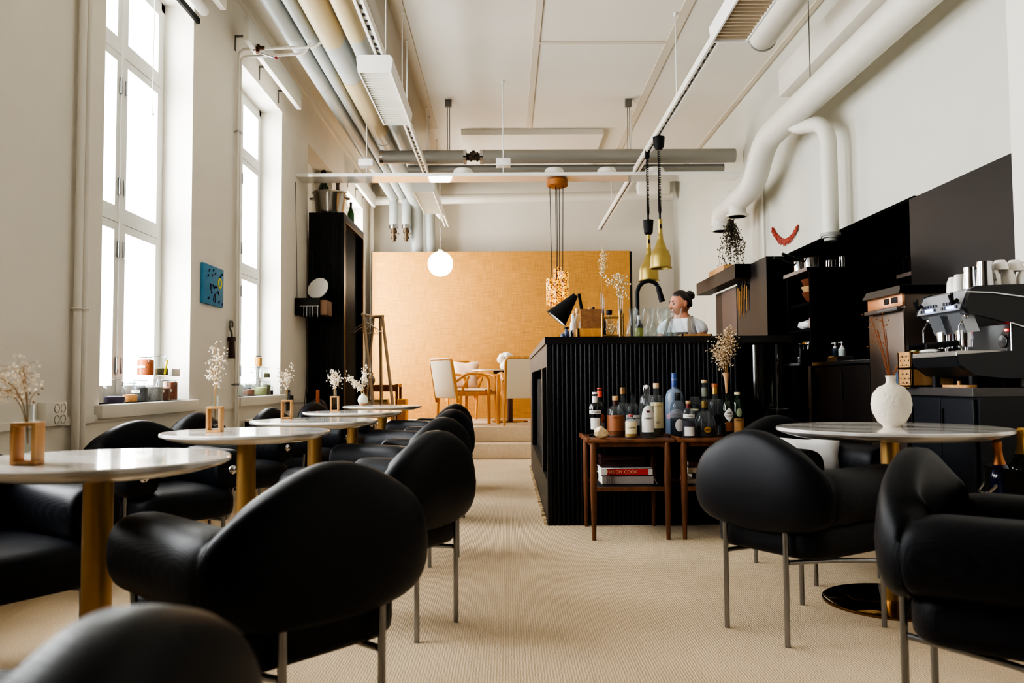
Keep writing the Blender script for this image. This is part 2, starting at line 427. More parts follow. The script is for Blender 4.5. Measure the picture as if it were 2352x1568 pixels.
# small water pipes on the left wall
for dy, lab in ((0, 'white painted riser pipe by the near window, left one of two'), (.055, 'white painted riser pipe by the near window, right one of two')):
    b = MB(); b.tube([(XL+.035, 4.03+dy, 0), (XL+.035, 4.03+dy, ZC)], .019, 12); o = b.build('riser_pipe', WALL); tag(o, lab, 'pipe', 'riser pipes by the near window')
    for z in (1.28, 3.1):
        c = MB(); c.cyl((XL, 4.03+dy, z), (XL+.05, 4.03+dy, z), .006); c.tube([(XL+.035+.024*math.cos(a), 4.03+dy+.024*math.sin(a), z) for a in [k*PI/6 for k in range(13)]], .004, 6); c.build('pipe_clip', WALL, o)
for dy, dz, lab, ex in ((0, 0, 'thin white pipe between the windows with bend to the ceiling pipes', -1.53), (.045, -.04, 'second thin pipe between the windows, beside the blue painting wall', -1.62)):
    b = MB(); b.tube(arc_fillet([(XL+.03, 6.4+dy, 0), (XL+.03, 6.4+dy, 3.56+dz), (ex, 6.45+dy, 3.60+dz), (ex+.05, 6.46, 3.64)], .06), .011, 10)
    o = b.build('water_pipe', TRIMW); tag(o, lab, 'pipe', 'thin pipes between the windows')
    for z in (.9, 2.9):
        c = MB(); c.cyl((XL, 6.4+dy, z), (XL+.04, 6.4+dy, z), .005); c.cyl((XL+.03, 6.4+dy, z-.008), (XL+.03, 6.4+dy, z+.008), .015); c.build('pipe_clip', STEELT, o)
    if dz == 0:
        c = MB(); c.cyl((XL+.14, 6.41, 3.57), (XL+.23, 6.41, 3.575), .017); c.cyl((XL+.18, 6.41, 3.57), (XL+.18, 6.39, 3.53), .014); c.box(XL+.175, XL+.195, 6.39, 6.42, 3.575, 3.60); c.build('valve', mat('copper_valve', (92, 62, 46), .4, .7), o)
        c = MB(); c.tube([(XL+.2, 6.4, 3.53), (XL+.31, 6.42, 3.50)], .006, 8); c.build('valve_lever', STEELT, o)
        c = MB(); c.ball((XL+.32, 6.42, 3.497), .014); c.build('red_tip', mat('red_lever', (150, 60, 60), .5), o)
# white boards over the windows with angle brackets, and the roller blind
for y0, y1, lab in ((4.1, 5.72, 'white board bracketed above the near window'), (6.22, 7.84, 'white board bracketed above the second window'), (10.8, 12.3, 'white board above the far window at the back')):
    b = MB(); b.box(-2.03, -1.985, y0, y1, 3.56, 3.75, bev=.004); o = b.build('pelmet_board', TRIMW); tag(o, lab, 'board', 'white boards above the windows')
    for y in (y0+.18, (y0+y1)/2, y1-.22):
        c = MB(); c.box(XL, -2.03, y-.012, y+.012, 3.66, 3.672); c.box(XL, XL+.006, y-.012, y+.012, 3.55, 3.67); c.build('bracket', GREYM, o)
t = thing('roller_blind', 'rolled white window blind with black bottom bar above near window', 'blind', (XL, 0, 0))
b = MB(); b.cyl((.05, 4.3, 3.5), (.05, 5.6, 3.5), .035, seg=20); b.build('blind_roll', WHITEM, t)
b = MB(); b.box(.01, .03, 4.3, 5.58, 3.40, 3.44); b.build('bottom_bar', BLACKM, t)
b = MB(); b.tube([(.012, 4.9, 3.42), (.008, 4.9, 2.55)], .0025, 6); b.ball((.008, 4.9, 2.54), .01); b.build('pull_cord', WHITEM, t)
# radiators
for i, (a, b_) in enumerate(((2.2, 3.2), (4.38, 5.5), (6.6, 7.7))):
    t = thing('radiator', ['white ribbed radiator beyond the left edge', 'white ribbed radiator under the near window', 'white ribbed radiator under the second window'][i], 'radiator', (XL+.03, a, 0), group='radiators under the windows')
    b = MB(); L_ = b_-a; n = int(L_/.045)
    for k in range(n): b.box(.0, .07, k*L_/n, k*L_/n+.03, .12, .62, bev=.008, seg=1)
    b.box(.01, .055, 0, L_, .14, .18); b.box(.01, .055, 0, L_, .56, .6)
    b.build('fins', TRIMW, t)
    b = MB(); b.cyl((.035, L_, .16), (.035, L_+.08, .16), .012); b.cyl((.035, L_+.08, .16), (.035, L_+.08, 0), .009); b.build('feed_pipe', TRIMW, t)
# socket, painting, opener, wall shelf
t = thing('power_socket', 'white wall box with four round sockets by the near riser pipes', 'socket', (XL, 3.85, .77))
b = MB(); b.box(0, .045, -.09, .085, -.055, .055, bev=.004); b.build('housing', TRIMW, t)
for dy in (-.005, .05):
    for dz in (-.026, .026):
        b = MB(); b.lathe([(0, -.012), (.019, -.012), (.019, .001), (.021, .001)], M=Matrix.Translation((.046, dy, dz)) @ Matrix.Rotation(PI/2, 4, 'Y')); b.build('outlet', mat('outlet_grey', (150, 142, 130), .6), t)
t = thing('painting', 'small blue abstract painting with yellow and purple daubs between the windows', 'painting', (XL, 5.93, 1.617))
b = MB(); b.box(-.001, .022, -.205, .205, -.142, .142, bev=.003); b.build('canvas', mat('blue_paint', (66, 132, 170), .7, noise=.2, nscale=14, bump=.5, bscale=60), t)
random.seed(3)
def daub(name, m_, pts, r):
    b = MB(); b.tube(pts, r, 6, flat=.5); return b.build(name, m_, t)
YP = mat('yellow_paint', (222, 214, 60), .7); DP = mat('dark_paint', (34, 38, 66), .7); PP = mat('purple_paint', (70, 50, 140), .7); BRP = mat('brown_paint', (96, 46, 40), .7)
daub('yellow_ring', YP, [(.023, .12+.035*math.cos(a), .03+.032*math.sin(a)) for a in [k*PI/5 for k in range(11)]], .009)
daub('dark_stroke', DP, [(.023, -.08, -.03), (.023, -.05, .0), (.023, -.02, .005), (.023, .0, -.02), (.023, .03, .0), (.023, .06, -.01)], .007)
daub('dark_stroke', DP, [(.023, -.01, -.11), (.023, .0, -.08), (.023, .02, -.06), (.023, .03, -.09), (.023, .02, -.12)], .007)
daub('dark_stroke', DP, [(.023, -.07, .01), (.023, -.05, -.06), (.023, -.03, -.05)], .005)
daub('dark_stroke', DP, [(.023, .05, -.05), (.023, .08, -.03), (.023, .1, -.06)], .005)
for y, z, m_ in ((.17, -.12, PP), (.1, -.11, PP), (-.04, .07, BRP), (.16, .1, DP), (-.1, .1, DP), (-.12, .06, DP), (-.02, .11, DP), (.02, .09, DP), (-.11, -.1, DP), (.13, .08, DP)):
    daub('paint_dot', m_, [(.023, y-.006, z-.008), (.023, y+.006, z+.008)], .008)
t = thing('corkscrew', 'old iron corkscrew lever with dark wooden handle hung on the window pier', 'tool', (XL, 6.3, 0))
b = MB(); b.cyl((.03, .01, 1.10), (.03, .005, 1.24), .026, .02); b.cyl((.03, .005, 1.235), (.03, .005, 1.265), .03, .03); b.build('handle', mat('dark_wood_handle', (58, 34, 26), .5), t)
b = MB(); b.tube(bez((.03, .005, 1.26), (.03, .01, 1.33), (.03, -.05, 1.30), (.03, -.045, 1.36))+[Vector((.03, -.03, 1.385)), Vector((.03, .0, 1.39)), Vector((.03, .02, 1.37)), Vector((.03, .015, 1.34))], .008, 8); b.build('hook', GREYM, t)
b = MB(); b.cyl((0, .02, 1.385), (.03, .02, 1.385), .004); b.build('nail', GREYM, t)
# black wall shelf with round mirror
t = thing('wall_shelf', 'small black wall shelf with a chrome key rail by the black cabinet', 'shelf', (XL, 8.28, 1.6))
b = MB(); b.box(0, .25, -.02, 0, 0, .17, bev=.012); b.box(0, .25, 0, .42, .0, .02); b.box(.0, .02, 0, .42, .0, .17); b.box(0, .25, .4, .42, 0, .17); b.build('shelf_box', BLACKM, t)
b = MB(); b.tube([(.06, -.035, .085), (.25, -.035, .085)], .004, 6); b.cyl((.06, -.035, .085), (.06, -.02, .085), .004); b.cyl((.24, -.035, .085), (.24, -.02, .085), .004)
for x in (.1, .13, .16, .19, .24): b.tube([(x, -.035, .085), (x, -.036, -.02), (x+.005, -.045, -.03)], .0028, 6)
b.build('key_rail', CHROME, t)
b = MB()
for k in range(4): b.tube([(.02+.04*k+.014*math.cos(a), -.03, -.0+.014*math.sin(a)) for a in [PI+j*PI/6 for j in range(7)]], .003, 6)
b.build('hooks', BLACKM, t)
b = MB(); b.tube([(.02, .01, .17), (.015, .0, .6), (.01, -.02, 1.1), (.01, -.05, 1.35)], .003, 6); b.tube([(.1, .02, .0), (.13, .02, -.5), (.09, .02, -1.0), (.05, .02, -1.2)], .003, 6); b.build('cable', mat('dark_cable', (60, 54, 50), .6), t)
tag((lambda b: b.build('kraft_box', mat('kraft_card', (110, 80, 58), .8)))(MB().box(XL+.245, XL+.32, 8.3, 8.55, 1.60, 1.75, bev=.004)), 'brown card box tucked at the right end of the black wall shelf', 'box')
t = thing('table_mirror', 'round pale mirror tilted on top of the black wall shelf', 'mirror', (XL+.17, 8.42, 1.77))
Mm = Matrix.Translation((.03, 0, .115)) @ Matrix.Rotation(R(-18), 4, 'Z') @ Matrix.Rotation(R(70), 4, 'X')
b = MB(); b.lathe([(0, -.008), (.112, -.008), (.118, 0), (.112, .008), (0, .010)], seg=40, M=Mm); b.build('mirror_disc', mat('mirror_disc_grey', (196, 192, 186), .35), t)
b = MB(); b.lathe([(0, 0), (.05, 0), (.05, .008), (.008, .012), (.008, .03), (0, .03)]); b.build('stand', CHROME, t)

# ------------------------------------------------------------------ tall black ribbed cabinet
t = thing('ribbed_cabinet', 'tall black ribbed cabinet standing against the window wall', 'cabinet', (XL+.02, 8.75, 0))
Wc, Dc, Hc = .385, 1.18, 2.74
def ribs(n, L, amp, base=0):
    pts = []
    p = L/n
    for k in range(n):
        for j in range(7):
            u = j/6; pts.append((k*p+p*(.06+.88*u), -amp*math.sin(PI*u)**.6 if 0 < u < 1 else 0))
    return pts
prof = ribs(22, Wc, .011)
b = MB(); poly = [(0, .02)]+prof+[(Wc, .02)]
b.prism([(x, y) for x, y in poly], 0.0, Hc, 'z'); b.build('ribbed_front', BLACKW, t, ang=60)
b = MB()
b.box(0.0, Wc, .02, Dc, Hc-.09, Hc, bev=.006); b.box(0.0, Wc, .02, Dc, 0, .1)
b.box(Wc-.03, Wc, .02, .07, .1, Hc-.09); b.box(Wc-.03, Wc, Dc-.05, Dc, .1, Hc-.09); b.box(0.0, Wc, Dc-.03, Dc, .1, Hc-.09)
b.build('case', BLACKW, t)
prof = ribs(52, Dc-.12, .012)
b = MB(); b.prism([(.02, .07)]+[(.30-y, .07+x) for x, y in prof]+[(.02, Dc-.05)], .1, Hc-.09, 'z'); b.build('ribbed_back_panel', BLACKW, t, ang=60)
b = MB(); b.box(Wc-.004, Wc+.004, .068, .074, .1, Hc-.09); b.box(Wc-.004, Wc+.004, Dc-.056, Dc-.05, .1, Hc-.09); b.box(Wc-.004, Wc+.004, .07, Dc-.05, Hc-.096, Hc-.09); b.build('copper_edging', mat('copper_edge', (150, 100, 60), .35, .8), t)
# ice bucket and champagne on top
GREENB = glass_mat('green_bottle_glass', (46, 96, 40), .06)
DKGREEN = mat('champagne_glass', (22, 44, 22), .1, coat=.5)
t = thing('ice_bucket', 'large ribbed steel ice bucket on top of the black cabinet', 'bucket', (-1.95, 8.97, Hc))
b = MB(); b.lathe([(0, .004), (.14, .0), (.145, .01), (.178, .235), (.192, .25), (.192, .262), (.176, .262), (.17, .24), (.14, .02), (0, .02)], seg=48); b.build('pail', mat('bucket_steel', (176, 172, 166), .22, 1), t)
b = MB()
for s_ in (-1, 1): b.tube([(s_*.175, -.04, .2), (s_*.215, -.03, .2), (s_*.22, 0, .2), (s_*.215, .03, .2), (s_*.175, .04, .2)], .008, 8)
b.build('handles', CHROME, t)
def champagne(loc, h, label, foil, tilt=(0, 0), g=None, mm=None):
    t = thing('champagne_bottle', label, 'bottle', loc, group=g); t.rotation_euler = (tilt[0], tilt[1], 0)
    s = h/.32
    b = MB(); b.lathe([(0, .01*s), (.03*s, 0), (.044*s, .006*s), (.0445*s, .16*s), (.038*s, .19*s), (.022*s, .225*s), (.0155*s, .25*s), (.0145*s, .29*s), (.017*s, .295*s), (.017*s, .305*s), (.012*s, .31*s), (0, .31*s)], seg=28); b.build('glass_body', mm or DKGREEN, t)
    b = MB(); b.lathe([(.0235*s, .222*s), (.0163*s, .252*s), (.0153*s, .29*s), (.0185*s, .296*s), (.018*s, .315*s), (.01*s, .322*s), (0, .323*s)], seg=24); b.build('foil', foil, t)
    return t
FOILG = mat('gold_foil', (190, 150, 84), .35, .8); FOILB = mat('dark_foil', (28, 28, 26), .4, .4); FOILO = mat('copper_foil', (176, 112, 64), .35, .6)
champagne((-2.02, 8.97, Hc+.02), .50, 'big dark green bottle with black neck standing left in the steel ice bucket', FOILB)
champagne((-1.87, 9.0, Hc+.02), .38, 'shorter brown necked bottle standing right in the steel ice bucket', mat('brown_foil', (64, 40, 28), .4))
champagne((-1.83, 9.55, Hc), .29, 'bright green bottle at the far end of the cabinet top', DKGREEN, mm=mat('bright_green_glass', (40, 110, 44), .1, coat=.4))  # body in a brighter green than the other bottles
# ------------------------------------------------------------------ jars on the window sills
def jar(y, z, r, h, fill, ff, label, x=-2.2, clip=True, lab=False, lid=None):
    t = thing('storage_jar', label, 'jar', (x, y, z), random.random()*.6-.9, group='glass storage jars on the window sills')
    b = MB(); b.lathe([(0, 0), (r*.92, 0), (r, r*.1), (r, h*.72), (r*.93, h*.82), (r*.82, h*.87), (r*.82, h*.9), (r*.79, h*.9), (r*.79, h*.87), (r*.9, h*.8), (r*.965, h*.7), (r*.965, r*.12), (0, r*.06)], seg=30); b.build('glass_body', GLASS, t)
    b = MB(); b.lathe([(0, h*.905), (r*.84, h*.905), (r*.86, h*.93), (r*.8, h*.985), (r*.3, h), (0, h)], seg=28); b.build('lid', lid or GLASS, t)
    if fill:
        rr = r*.94; b = MB(); b.lathe([(0, r*.08), (rr*.95, r*.08), (rr, r*.2), (rr, h*ff), (rr*.6, h*ff+r*.08), (0, h*ff+r*.12)], seg=26); b.build('contents', fill, t)
    if clip:
        b = MB(); b.tube([(r*.86*math.cos(a), r*.86*math.sin(a), h*.90) for a in [k*PI/10 for k in range(20)]], .0018, 5, closed=True)
        b.tube([(r*.86, 0, h*.90), (r*1.15, 0, h*.84), (r*1.08, 0, h*.66), (r*1.0, 0, h*.70)], .0018, 5); b.build('wire_clip', STEELT, t)
    if lab: b = MB(); b.lathe([(r+.0008, h*.38), (r+.0008, h*.5)], seg=14, a0=-1.9, a1=-.4); b.build('paper_label', PAPER, t, recalc=False)
def grain(n, c): return mat(n, c, .8, noise=.5, nscale=90, bump=.8, bscale=120)
BEANS = grain('dark_beans', (68, 54, 78)); ORB = grain('orange_lentils', (228, 116, 62)); GRY = grain('grey_seeds', (162, 154, 149)); DGR = grain('dark_grey_seeds', (95, 95, 97)); BRN = grain('brown_seeds', (138, 92, 73)); TAN = grain('tan_pasta', (228, 150, 84)); GRN = grain('green_herbs', (176, 181, 127)); DHB = grain('dark_herbs', (108, 103, 73))
random.seed(77)
zs = Z0+.001
jar(4.60, zs, .058, .145, BEANS, .24, 'wide jar with a little dark beans at the front end of the near sill')
jar(4.79, zs, .042, .125, TAN, .34, 'small jar with orange pasta, second on the near sill')
jar(4.92, zs, .046, .14, DGR, .62, 'jar of dark grey seeds with white label on the near sill', lab=True)
jar(5.03, zs, .030, .14, BEANS, .66, 'slim dark jar in the middle of the near sill', x=-2.25)
jar(5.12, zs, .052, .145, GRY, .60, 'jar of pale grey seeds on the near sill')
jar(5.25, zs, .044, .14, BRN, .55, 'jar of brown seeds with label on the near sill', lab=True)
jar(5.36, zs, .046, .145, grain('red_brown_seeds', (170, 103, 81)), .80, 'jar filled with red brown seeds at the far end of the near sill', lab=True)
jar(4.42, zs, .030, .17, DGR, .7, 'slim dark bottle like jar at the very front of the near sill', x=-2.28, clip=False, lid=BLACKM)
t = thing('acrylic_riser', 'clear acrylic riser shelf over the jars on the near sill', 'shelf', (-2.2, 5.0, Z0))
b = MB(); b.box(-.10, .08, -.46, .48, .15, .156)
b.box(-.10, .08, -.46, -.454, 0, .15); b.box(-.10, .08, .474, .48, 0, .15); b.build('acrylic_sheet', glass_mat('acrylic', (255, 255, 255), .02, top=.2), t, smooth=False)
zr = Z0+.157
jar(4.99, zr, .050, .125, ORB, .76, 'jar full of orange lentils on top of the acrylic riser', lab=True)
jar(5.18, zr, .060, .14, DHB, .34, 'big clip jar with dark scraps and a yellow stick on the acrylic riser')
tag(MB().cyl((-2.15, 5.15, zr+.01), (-2.14, 5.16, zr+.10), .007).build('yellow_stick', mat('yellow_stick', (226, 214, 40), .5)), 'bright yellow stick standing in front of the big clip jar', 'stick')
tag(MB().box(-2.26, -2.16, 5.29, 5.42, zr, zr+.05, bev=.006).build('white_tub', WHITEM), 'white tub at the far end of the acrylic riser', 'tub')
jar(6.78, zs, .05, .12, None, 0, 'empty clear jar at the front of the second sill')
jar(6.98, zs, .05, .13, BRN, .40, 'jar of brown scraps on the second sill')
jar(7.10, zs, .032, .12, BEANS, .55, 'small dark jar on the second sill', x=-2.25)
jar(7.30, zs, .062, .14, GRN, .48, 'wide jar of pale green herbs on the second sill')
jar(7.47, zs, .046, .14, DHB, .66, 'jar of dark green herbs with label on the second sill', lab=True)
jar(7.60, zs, .032, .09, BEANS, .45, 'little dark jar at the far end of the second sill')
t = thing('acrylic_riser', 'clear acrylic riser shelf over the jars on the second sill', 'shelf', (-2.2, 7.2, Z0))
b = MB(); b.box(-.10, .08, -.46, .44, .15, .156)
b.box(-.10, .08, -.46, -.454, 0, .15); b.box(-.10, .08, .434, .44, 0, .15); b.build('acrylic_sheet', glass_mat('acrylic', (255, 255, 255), .02, top=.2), t, smooth=False)
jar(7.05, zr, .05, .10, None, 0, 'clear jar with a small dark label on the second riser', lab=True)
jar(7.24, zr, .05, .10, None, 0, 'clear empty jar in the middle of the second riser')
jar(7.44, zr, .048, .10, DHB, .4, 'jar with dark dried fruit on the second riser')
jar(7.24, zr+.101, .035, .095, grain('amber_bits', (222, 150, 70)), .8, 'small jar of amber bits topmost on the second sill', clip=False, lid=BLACKM)
# ------------------------------------------------------------------ light tracks and louvre lamps
ZT = 3.255
SLOT = mat('track_slot', (46, 46, 48), .5)
def rod(b, x, y, z0, z1=ZC, r=.005): b.cyl((x, y, z0), (x, y, z1), r, seg=8); b.cyl((x, y, z1-.03), (x, y, z1), r*3, seg=10)
def track(x, y0, y1, label, rods):
    t = thing('light_track', label, 'track', (x, 0, ZT), group='suspended light tracks')
    b = MB(); b.box(-.032, -.014, y0, y1, -.02, .04); b.box(.014, .032, y0, y1, -.02, .04); b.box(-.014, .014, y0, y1, .01, .04); b.build('rail', TRIMW, t, smooth=False)
    b = MB(); b.box(-.0135, .0135, y0, y1, .0, .009)
    b.build('slot', SLOT, t, smooth=False)
    b = MB(); y = y0+.1; random.seed(5)
    while y < y1-.1:
        L = random.uniform(.02, .08); b.box(-.012, .012, y, y+L, -.006, .0); y += L+random.uniform(.03, .09)
    b.build('contacts', mat('track_contact', (176, 174, 168), .5), t, smooth=False)['kind'] = 'stuff'
    for y in rods:
        b = MB(); rod(b, 0, y, .04, ZC-ZT); b.build('hanger_rod', WHITEM, t)
    return t
track(-.90, -2.3, 12.2, 'left suspended white light track, carrying the globe lamp', (1.5, 4.2, 7.35, 9.2, 11.0))
track(1.455, -2.3, 12.6, 'right suspended white light track, carrying the brass heat lamps', (1.5, 5.1, 6.85, 9.4, 11.2))
LOUV = mat('louvre_white', (222, 220, 208), .45)
LOUVT = mat('louvre_tan', (186, 168, 142), .5)
def louvre(x, y0, y1, label, lm, tilt=0):
    t = thing('louvre_lamp', label, 'lamp', (x, y0, 3.105), group='long louvre lamps under the tracks')
    L = y1-y0; w = .118
    b = MB(); b.prism([(-w, 0), (-w-.012, .1), (-w+.01, .125), (w-.01, .125), (w+.012, .1), (w, 0), (w-.012, 0), (w-.012, .09), (-w+.012, .09), (-w+.012, 0)], 0, L, 'y')
    b.prism([(-w, 0), (-w-.012, .1), (-w+.01, .125), (w-.01, .125), (w+.012, .1), (w, 0)], -.012, 0, 'y'); b.prism([(-w, 0), (-w-.012, .1), (-w+.01, .125), (w-.01, .125), (w+.012, .1), (w, 0)], L, L+.012, 'y')
    b.build('housing', WHITEM, t, smooth=False)
    b = MB(); n = int(L/.048)
    for k in range(n): b.box(-w+.014, w-.014, k*L/n+.006, k*L/n+.018, .006, .05)
    b.build('louvre_blades', lm, t, smooth=False)
    b = MB(); b.box(-w+.014, w-.014, .005, L-.005, .05, .06); b.build('reflector', lm, t, smooth=False)
    for y in (.12, L-.12):
        b = MB(); rod(b, .06, y, .125, ZC-3.105, .004); b.build('hanger_rod', WHITEM, t)
louvre(-.93, 5.72, 6.9, 'white louvre lamp on the left track, nearest to the viewer', LOUV)
louvre(-.96, 9.4, 10.6, 'louvre lamp on the left track seen under the white slab', LOUV)
louvre(1.46, 4.05, 5.22, 'louvre lamp on the right track with tan blades', LOUVT)

# globe lamp
t = thing('globe_lamp', 'glowing white glass globe lamp hung by the wall panel', 'lamp', (-.905, 11.1, 0))
b = MB(); b.ball((0, 0, 2.52), .170, 40, 24); b.build('globe', mat('globe_glow', (255, 246, 228), .4, emit=(255, 240, 214), es=9), t)
b = MB(); b.cyl((0, 0, 2.675), (0, 0, 2.715), .035, .03); b.build('cap', WHITEM, t)
b = MB(); b.tube([(0, 0, 2.70), (-.005, 0, 2.82), (.012, 0, 2.92), (-.008, 0, 3.05), (0, 0, 3.14)], .004, 6); b.build('cord', WHITEM, t)
b = MB(); b.lathe([(0, 0), (.01, 0), (.065, .06), (.065, .1), (0, .1)], (0, 0, 3.135)); b.build('cord_cone', WHITEM, t)
# white slab across the room
SLABM = mat('slab_gloss_white', (224, 222, 216), .07, spec=.9, coat=1)
t = thing('suspended_shelf', 'long glossy white slab hung across the room', 'shelf', (0, 8.29, 3.015))
b = MB(); b.box(XL, 2.42, 0, .27, 0, .034); b.build('slab', SLABM, t, smooth=False)
for x in (-1.45, -.03):
    b = MB(); rod(b, x, .12, .034, ZC-3.015, .006); b.box(x-.075, x+.075, .05, .19, .13, .2, bev=.004); b.build('hanger', WHITEM, t)
for i, x in enumerate((-.45, .5, 1.05, 1.55)):
    tag(MB().lathe([(0, .0), (.09, 0), (.1, .015), (.1, .05), (.085, .07), (0, .07)], (x, 8.43, 3.049)).build('smoke_sensor', TRIMW), ['flat pale box on top of white slab, furthest left', 'flat pale box on the white slab above the amber lamps', 'flat pale box on the white slab, third from left', 'flat pale box on the white slab, nearest the right track'][i], 'box', 'pale boxes on the slab')
# silver cross pipe with valve
t = thing('cross_pipe', 'thick silver insulated pipe crossing under the ceiling with bare valve', 'pipe', (0, 9.0, 3.41))
PS = mat('silver_jacket', (150, 148, 142), .4, .35)
b = MB(); b.cyl((-1.38, 0, 0), (-.44, 0, 0), .073, seg=24); b.build('left_sleeve', PS, t)
b = MB(); b.cyl((-.27, 0, 0), (2.55, 0, 0), .077, seg=24); b.build('right_sleeve', PS, t)
b = MB(); b.cyl((-.45, 0, 0), (-.26, 0, 0), .04); b.cyl((-.36, 0, 0), (-.36, -.09, .02), .03); b.cyl((-.40, 0, 0), (-.38, 0, 0), .055); b.cyl((-.33, 0, 0), (-.31, 0, 0), .055); b.build('valve', mat('old_valve', (74, 62, 50), .6, .4, noise=.4, nscale=40), t)
for x0 in (-1.4, -.475, -.29): b = MB(); b.cyl((x0, 0, 0), (x0+.035, 0, 0), .079, seg=24); b.build('end_band', CHROME, t)
for x in (-.64, 1.37):
    b = MB()
    for dx in (-.012, .012): b.cyl((x+dx, 0, .07), (x+dx, 0, .60), .005, seg=6)
    b.box(x-.035, x+.035, -.03, .03, .56, .64); b.build('hanger', GREYM, t)
t = tag(MB().tube([(-1.1, 9.1, 3.30), (2.45, 9.1, 3.30)], .045, 16).build('small_pipe', PS), 'thinner silver pipe just under the valve pipe', 'pipe')
# back wall pipes
pipe('back_wall_pipe', [(-2.0, 12.45, 3.70), (2.55, 12.45, 3.76)], .075, PIPEW, 'long white pipe along the top of back wall', collars=[((.9, 12.45, 3.738), (.93, 12.45, 3.739))])
tag(MB().box(2.0, 2.5, 12.3, 12.6, 3.74, 3.98, bev=.05).build('vent_box', WALL), 'pale rounded vent box in the upper back right corner', 'vent')
t = tag(MB().tube(arc_fillet([(XL+.06, 12.6, .36), (XL+.06, 12.6, 3.68), (-1.85, 12.55, 3.70)], .1), .03, 12).build('corner_pipe', TRIMW), 'white pipe in the back left corner with elbow and tap', 'pipe')
b = MB(); b.cyl((-1.98, 12.58, 3.69), (-1.88, 12.56, 3.69), .045); b.cyl((-1.93, 12.5, 3.69), (-1.93, 12.55, 3.67), .02); b.build('valve', DKBRASS, t)
for x, lab in ((-1.72, 'short grey pipe end with brass valve on back wall, left'), (-1.53, 'short grey pipe end with brass valve on back wall, right')):
    t = thing('valve_pipe', lab, 'pipe', (x, 12.4, 0), group='capped pipe ends on the back wall')
    b = MB(); b.cyl((0, 0, 3.28), (0, 0, 3.7), .07, seg=20); b.build('sleeve', PIPEG, t)
    b = MB(); b.cyl((0, 0, 3.25), (0, 0, 3.31), .072, seg=20); b.build('end_band', CHROME, t)
    b = MB(); b.cyl((0, 0, 3.06), (0, 0, 3.26), .03, .034); b.cyl((0, 0, 3.10), (0, 0, 3.13), .045); b.cyl((0, 0, 3.19), (0, 0, 3.23), .05); b.cyl((0, 0, 3.16), (.08, -.03, 3.17), .012); b.build('valve', DKBRASS, t)
# white ducts on the right
g = 'round white ducts on the right'
t = pipe('air_duct', [(2.36, -2.4, 3.09), (2.36, 7.35, 3.09), (2.37, 7.75, 2.76), (2.33, 8.75, 2.70), (2.33, 8.78, 2.58)], .112, PIPEW, 'long white round duct bending down towards the hanging dried plant', 'duct', 28, .22, group=g)
for z, x, y in ((2.52, 2.33, 8.78), (2.56, 2.34, 8.2)):
    b = MB(); b.cyl((x, y, z), (x, y, 2.72), .085, seg=24); b.cyl((x, y, z), (x, y, z+.02), .112, seg=24); b.build('outlet', PIPEW, t)
b = MB(); b.cyl((2.36, 6.22, 3.2), (2.36, 6.22, ZC), .004, seg=6); b.build('hanger_wire', GREYM, t)
t = pipe('branch_duct', [(2.36, 6.75, 3.08), (2.40, 6.62, 2.98), (2.47, 6.35, 2.93), (2.48, 6.2, 2.80), (2.48, 6.2, 1.99)], .062, PIPEW, 'narrow white branch duct dropping to the black panels', 'duct', 24, .2, group=g)
b = MB(); b.cyl((2.48, 6.2, 2.0), (2.48, 6.2, 2.025), .075, seg=24); b.cyl((2.48, 6.2, 1.965), (2.48, 6.2, 1.985), .05, seg=24); b.build('outlet_ring', mat('duct_ring', (150, 148, 142), .4), t)
t = pipe('stub_duct', [(2.05, -2.4, 3.64), (2.05, 6.4, 3.64)], .108, PIPEW, 'white duct ending open under the ceiling at upper right', 'duct', 28, group=g)
b = MB(); b.tube([(2.05+.11*math.cos(a), 6.4, 3.64+.11*math.sin(a)) for a in [k*PI/16 for k in range(32)]], .008, 6, closed=True); b.build('rim', mat('duct_ring', (150, 148, 142)), t)
b = MB(); b.cyl((2.05, 5.6, 3.7), (2.05, 5.6, ZC), .006); b.cyl((2.05, 2.6, 3.7), (2.05, 2.6, ZC), .006); b.build('hanger_rod', GREYM, t)
t = tag(MB().cyl((2.42, 4.35, 3.98), (2.42, 4.35, ZC), .1, .11, seg=28).build('smoke_detector', PIPEW), 'round white ceiling detector at the upper right edge', 'detector')
tag(MB().cyl((2.63, 8.3, 2.1), (2.63, 8.3, 3.1), .012).build('wall_conduit', TRIMW), 'thin white conduit on the wall above the black block', 'pipe')
tag(MB().box(2.30, 2.42, 7.0, 7.15, 1.886, 1.97, bev=.02).build('white_box', TRIMW), 'small white box standing on top of the tall dark block', 'box')

